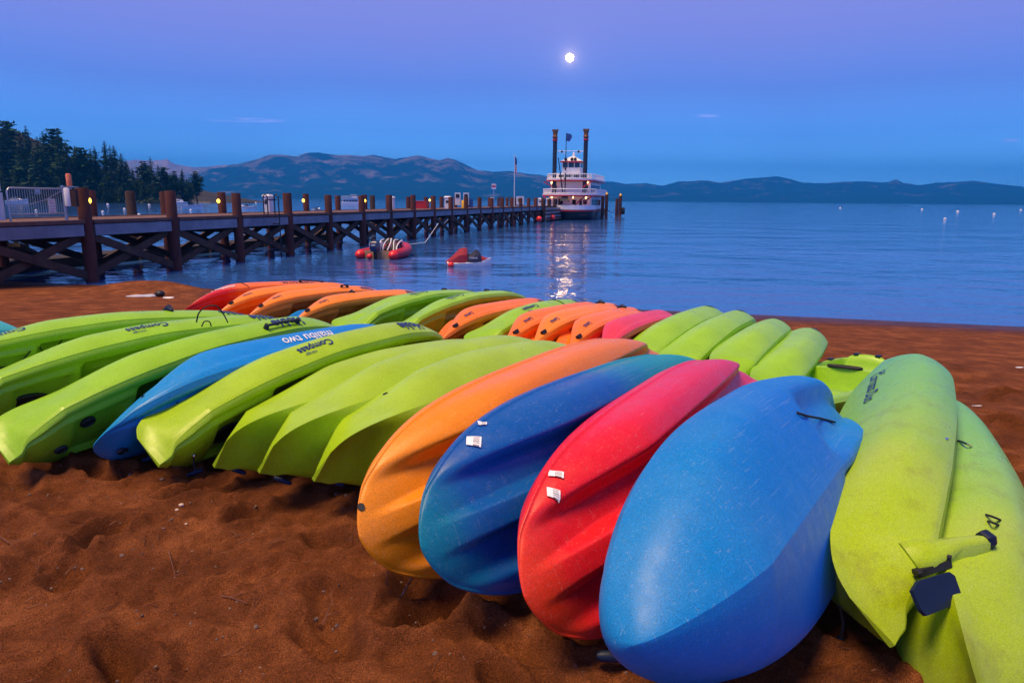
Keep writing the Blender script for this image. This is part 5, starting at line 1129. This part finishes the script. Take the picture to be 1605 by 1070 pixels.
g0, n = touch(1543, 851); ax_ = touch(1549, 850)[0]-touch(1536, 853)[0]; ax_ /= np.linalg.norm(ax_); ac = np.cross(n, ax_)
MB().loft([[k.local(g0+ax_*y+ac*a*sx+n*(.022+b*sx)) for a, b in ((-.030, -.03), (.030, -.03), (.036, .0), (.022, .028), (-.022, .028), (-.036, .0))] for y, sx in ((-.022, .85), (-.012, 1), (.012, 1), (.022, .85))]).build('fin_cap', M_navy, k.root)
cable('thin steel cable looping off the worn green kayaks over the sand at right', [touch(1482, 688, .006)[0], touch(1500, 692, .008)[0], touch(1520, 702, .012)[0], hit(1560, 728, .25), hit(1590, 765, .10), hit(1640, 830, .02)], .006)
cable('pair of dark cords trailing off the muddy kayak to the right edge', [touch(1545, 808, .006)[0], touch(1565, 816, .008)[0], hit(1600, 832, .18), hit(1640, 850, .06), hit(1596, 836, .17), touch(1562, 824, .008)[0], touch(1548, 818, .006)[0]], .005, M_strap, 'cord', 'cord')
cable('dark cable between the big light blue kayak and the worn green one', [touch(1248, 647, .004)[0], touch(1262, 653, .008)[0], touch(1285, 657, .008)[0], touch(1306, 663, .010)[0]], .006, M_strap)
cable('black wire hoop sticking up between the green kayaks at left', [hit(308, 505, .70), hit(312, 490, .78), hit(325, 480, .84), hit(340, 480, .84), hit(350, 492, .76), hit(357, 505, .70)], .006, M_strap, 'wire_hoop', 'wire hoop')
cable('small black wire curl on the green kayak at left below the hoop', [hit(316, 512, .72), hit(320, 504, .76), hit(328, 504, .76), hit(331, 511, .72)], .005, M_strap, 'wire_hoop', 'wire hoop')
def toggle(px, py, z, label, strap_to=None, ln=.16, dirv=(1, .2, 0)):
    c = hit(px, py, z); d = np.array(dirv, float); d /= np.linalg.norm(d); o = thing('pull_handle', label, 'handle', c)
    MB().tube([-d*ln/2, -d*ln*.38, d*0, d*ln*.38, d*ln/2], [.012, .021, .023, .021, .012], 10).build('grip', M_navy, o, 60)
    if strap_to is not None: MB().tube([d*-ln/2, (np.array(strap_to)-c)*.5, np.array(strap_to)-c], .006, 6).build('strap', M_strap, o)
toggle(962, 1028, .04, 'black pull handle lying on the sand under the big light blue kayak', hit(985, 1010, .10), .13, (1, .1, -.1))
tp = touch(1316, 946)[0]; tq = tp+np.array([.01, -.02, -.20])
o = thing('pull_handle', 'navy pull handle hanging between the big light blue and worn green kayaks', 'handle', tq)
MB().tube([(0, 0, z) for z in (.065, .05, 0, -.05, -.065)], [.012, .021, .023, .021, .012], 10).build('grip', M_navy, o, 60); MB().tube([(0, 0, .06), (.004, 0, .12), tuple(tp-tq)], .006, 6).build('strap', M_strap, o)

# ------------------------------------------------------------------ litter, pebbles and twigs on the sand
rs = random.Random(3); M_peb = pm('pebbles', (.05, .03, .03), (.26, .17, .13), 40, rough=.7); M_twig = pm('dry_twig', (.11, .04, .03), (.2, .08, .055), 20, rough=.9); M_needle = pm('dry_needles', (.13, .045, .03), (.20, .08, .04), 30, rough=.9)
pb = MB()
for i in range(900):
    x, y = rs.uniform(-5, 4), rs.uniform(1.3, 7.5)
    if i < 500: x, y = rs.uniform(-3, .8), rs.uniform(1.4, 4.2)
    r = rs.uniform(.0025, .008) if rs.random() < .9 else rs.uniform(.009, .018); z = on_sand(x, y)
    rr = [[(x+r*q*math.cos(a*1.257)*rs.uniform(.75, 1.2), y+r*q*math.sin(a*1.257)*rs.uniform(.75, 1.2), z+r*hh) for a in range(5)] for q, hh in ((.8, -.5), (1, .1), (.55, .6))]
    pb.loft(rr)
tag(pb.build('pebbles', M_peb), 'small pebbles and grit scattered over the sand', 'pebbles', kind='stuff')
nd = MB()
for i in range(420):
    x, y = rs.uniform(-4, 2.5), rs.uniform(1.3, 5.5); a = rs.uniform(0, 6.28); L_ = rs.uniform(.04, .11)
    for b in (0, rs.uniform(.08, .3)):
        p0 = (x, y, on_sand(x, y)+.004); xm, ym = x+L_*.5*math.cos(a+b), y+L_*.5*math.sin(a+b); x1, y1 = x+L_*math.cos(a+b*1.6), y+L_*math.sin(a+b*1.6)
        nd.tube([p0, (xm, ym, on_sand(xm, ym)+.010), (x1, y1, on_sand(x1, y1)+.004)], .0011, 3, False)
tag(nd.build('pine_needle_litter', M_needle), 'dry pine needles strewn on the sand', 'needles', kind='stuff')
TW = [((265, 870), (275, 905), (305, 868), 'forked reddish twig on the sand at lower left'), ((335, 935), (362, 945), (388, 955), 'reddish pine twig on the sand below centre left'), ((0, 853), (15, 860), (35, 868), 'thin twig on the sand at the left edge'),
      ((505, 980), (512, 965), (520, 950), 'short curved twig on the sand left of the red kayak'), ((725, 1035), (732, 1052), (742, 1068), 'thin reddish twig at the bottom edge of the sand'), ((470, 893), (474, 886), (478, 880), 'small upright stick in the sand left of the mango orange kayak')]
for a, b, c, lab in TW:
    pts = []
    for q in (a, b, c):
        g_ = at(q[0], q[1], 0); pts.append((g_[0], g_[1], on_sand(g_[0], g_[1])+.01))
    m = MB().tube(pts, [.0028, .0024, .0014], 5); mid = np.array(pts[1]); m.tube([mid, mid+np.array([.05, .02, .008])], [.002, .001], 4)
    tag(m.build('twig', M_twig), lab, 'twig', 'twigs on the sand')
for (px, py), s_, lab in (((285, 800), .016, 'pale pebble on the sand below the bright blue kayak'), ((278, 805), .012, 'smaller pale pebble beside the other below the bright blue kayak'), ((292, 823), .009, 'tiny pale pebble on the sand at left')):
    g_ = at(px, py, 0); z = on_sand(g_[0], g_[1]); o = MB().loft([[(s_*q*math.cos(a*.785)*(1+.12*math.sin(a*3)), s_*.8*q*math.sin(a*.785), s_*hh) for a in range(8)] for q, hh in ((.7, -.3), (1, .1), (.85, .45), (.4, .65))]).build('pebble', pm('pale_pebble', (.5, .38, .3), (.6, .48, .4), 60, rough=.7), None, 60)
    o.location = (g_[0], g_[1], z); tag(o, lab, 'pebble', 'pale pebbles')
g_ = at(228, 455, -.55); z = on_sand(g_[0], g_[1]); o = thing('litter', 'crumpled white bag with a dark lump on the sand near the pier', 'litter', (g_[0], g_[1], z+.02), .2)
MB().loft([[(x, -k, .0), (x, -k*.6, .05*h+rs.uniform(0, .02)), (x, k*.6, .04*h+rs.uniform(0, .02)), (x, k, 0)] for x, k, h in ((-.45, .02, .3), (-.25, .07, 1), (-.05, .05, .7), (.12, .09, 1.2), (.3, .02, .2))]).build('bag', M_white, o)
MB().ball((.32, 0, .06), .12, 9, .7).build('lump', M_blk, o, 180)
g_ = at(263, 460, -.5); z = on_sand(g_[0], g_[1]); o = MB().loft([[(x, -k, 0), (x, 0, .03), (x, k, 0)] for x, k in ((-.12, .01), (-.03, .05), (.06, .04), (.13, .01))]).build('paper_scrap', M_white, None); o.location = (g_[0], g_[1], z+.015); tag(o, 'white paper scrap on the sand right of the crumpled bag', 'litter')
for (px, py), lab in (((1600, 562), 'white scrap on the sand at the right edge near the water'), ((1530, 643), 'tiny white scrap on the sand right of the worn kayaks')):
    g_ = at(px, py, -.3); z = on_sand(g_[0], g_[1]); o = MB().loft([[(x, -k, 0), (x, 0, .012), (x, k, 0)] for x, k in ((-.05, .004), (0, .018), (.05, .004))]).build('paper_scrap', M_white, None); o.location = (g_[0], g_[1], z+.01); tag(o, lab, 'litter')
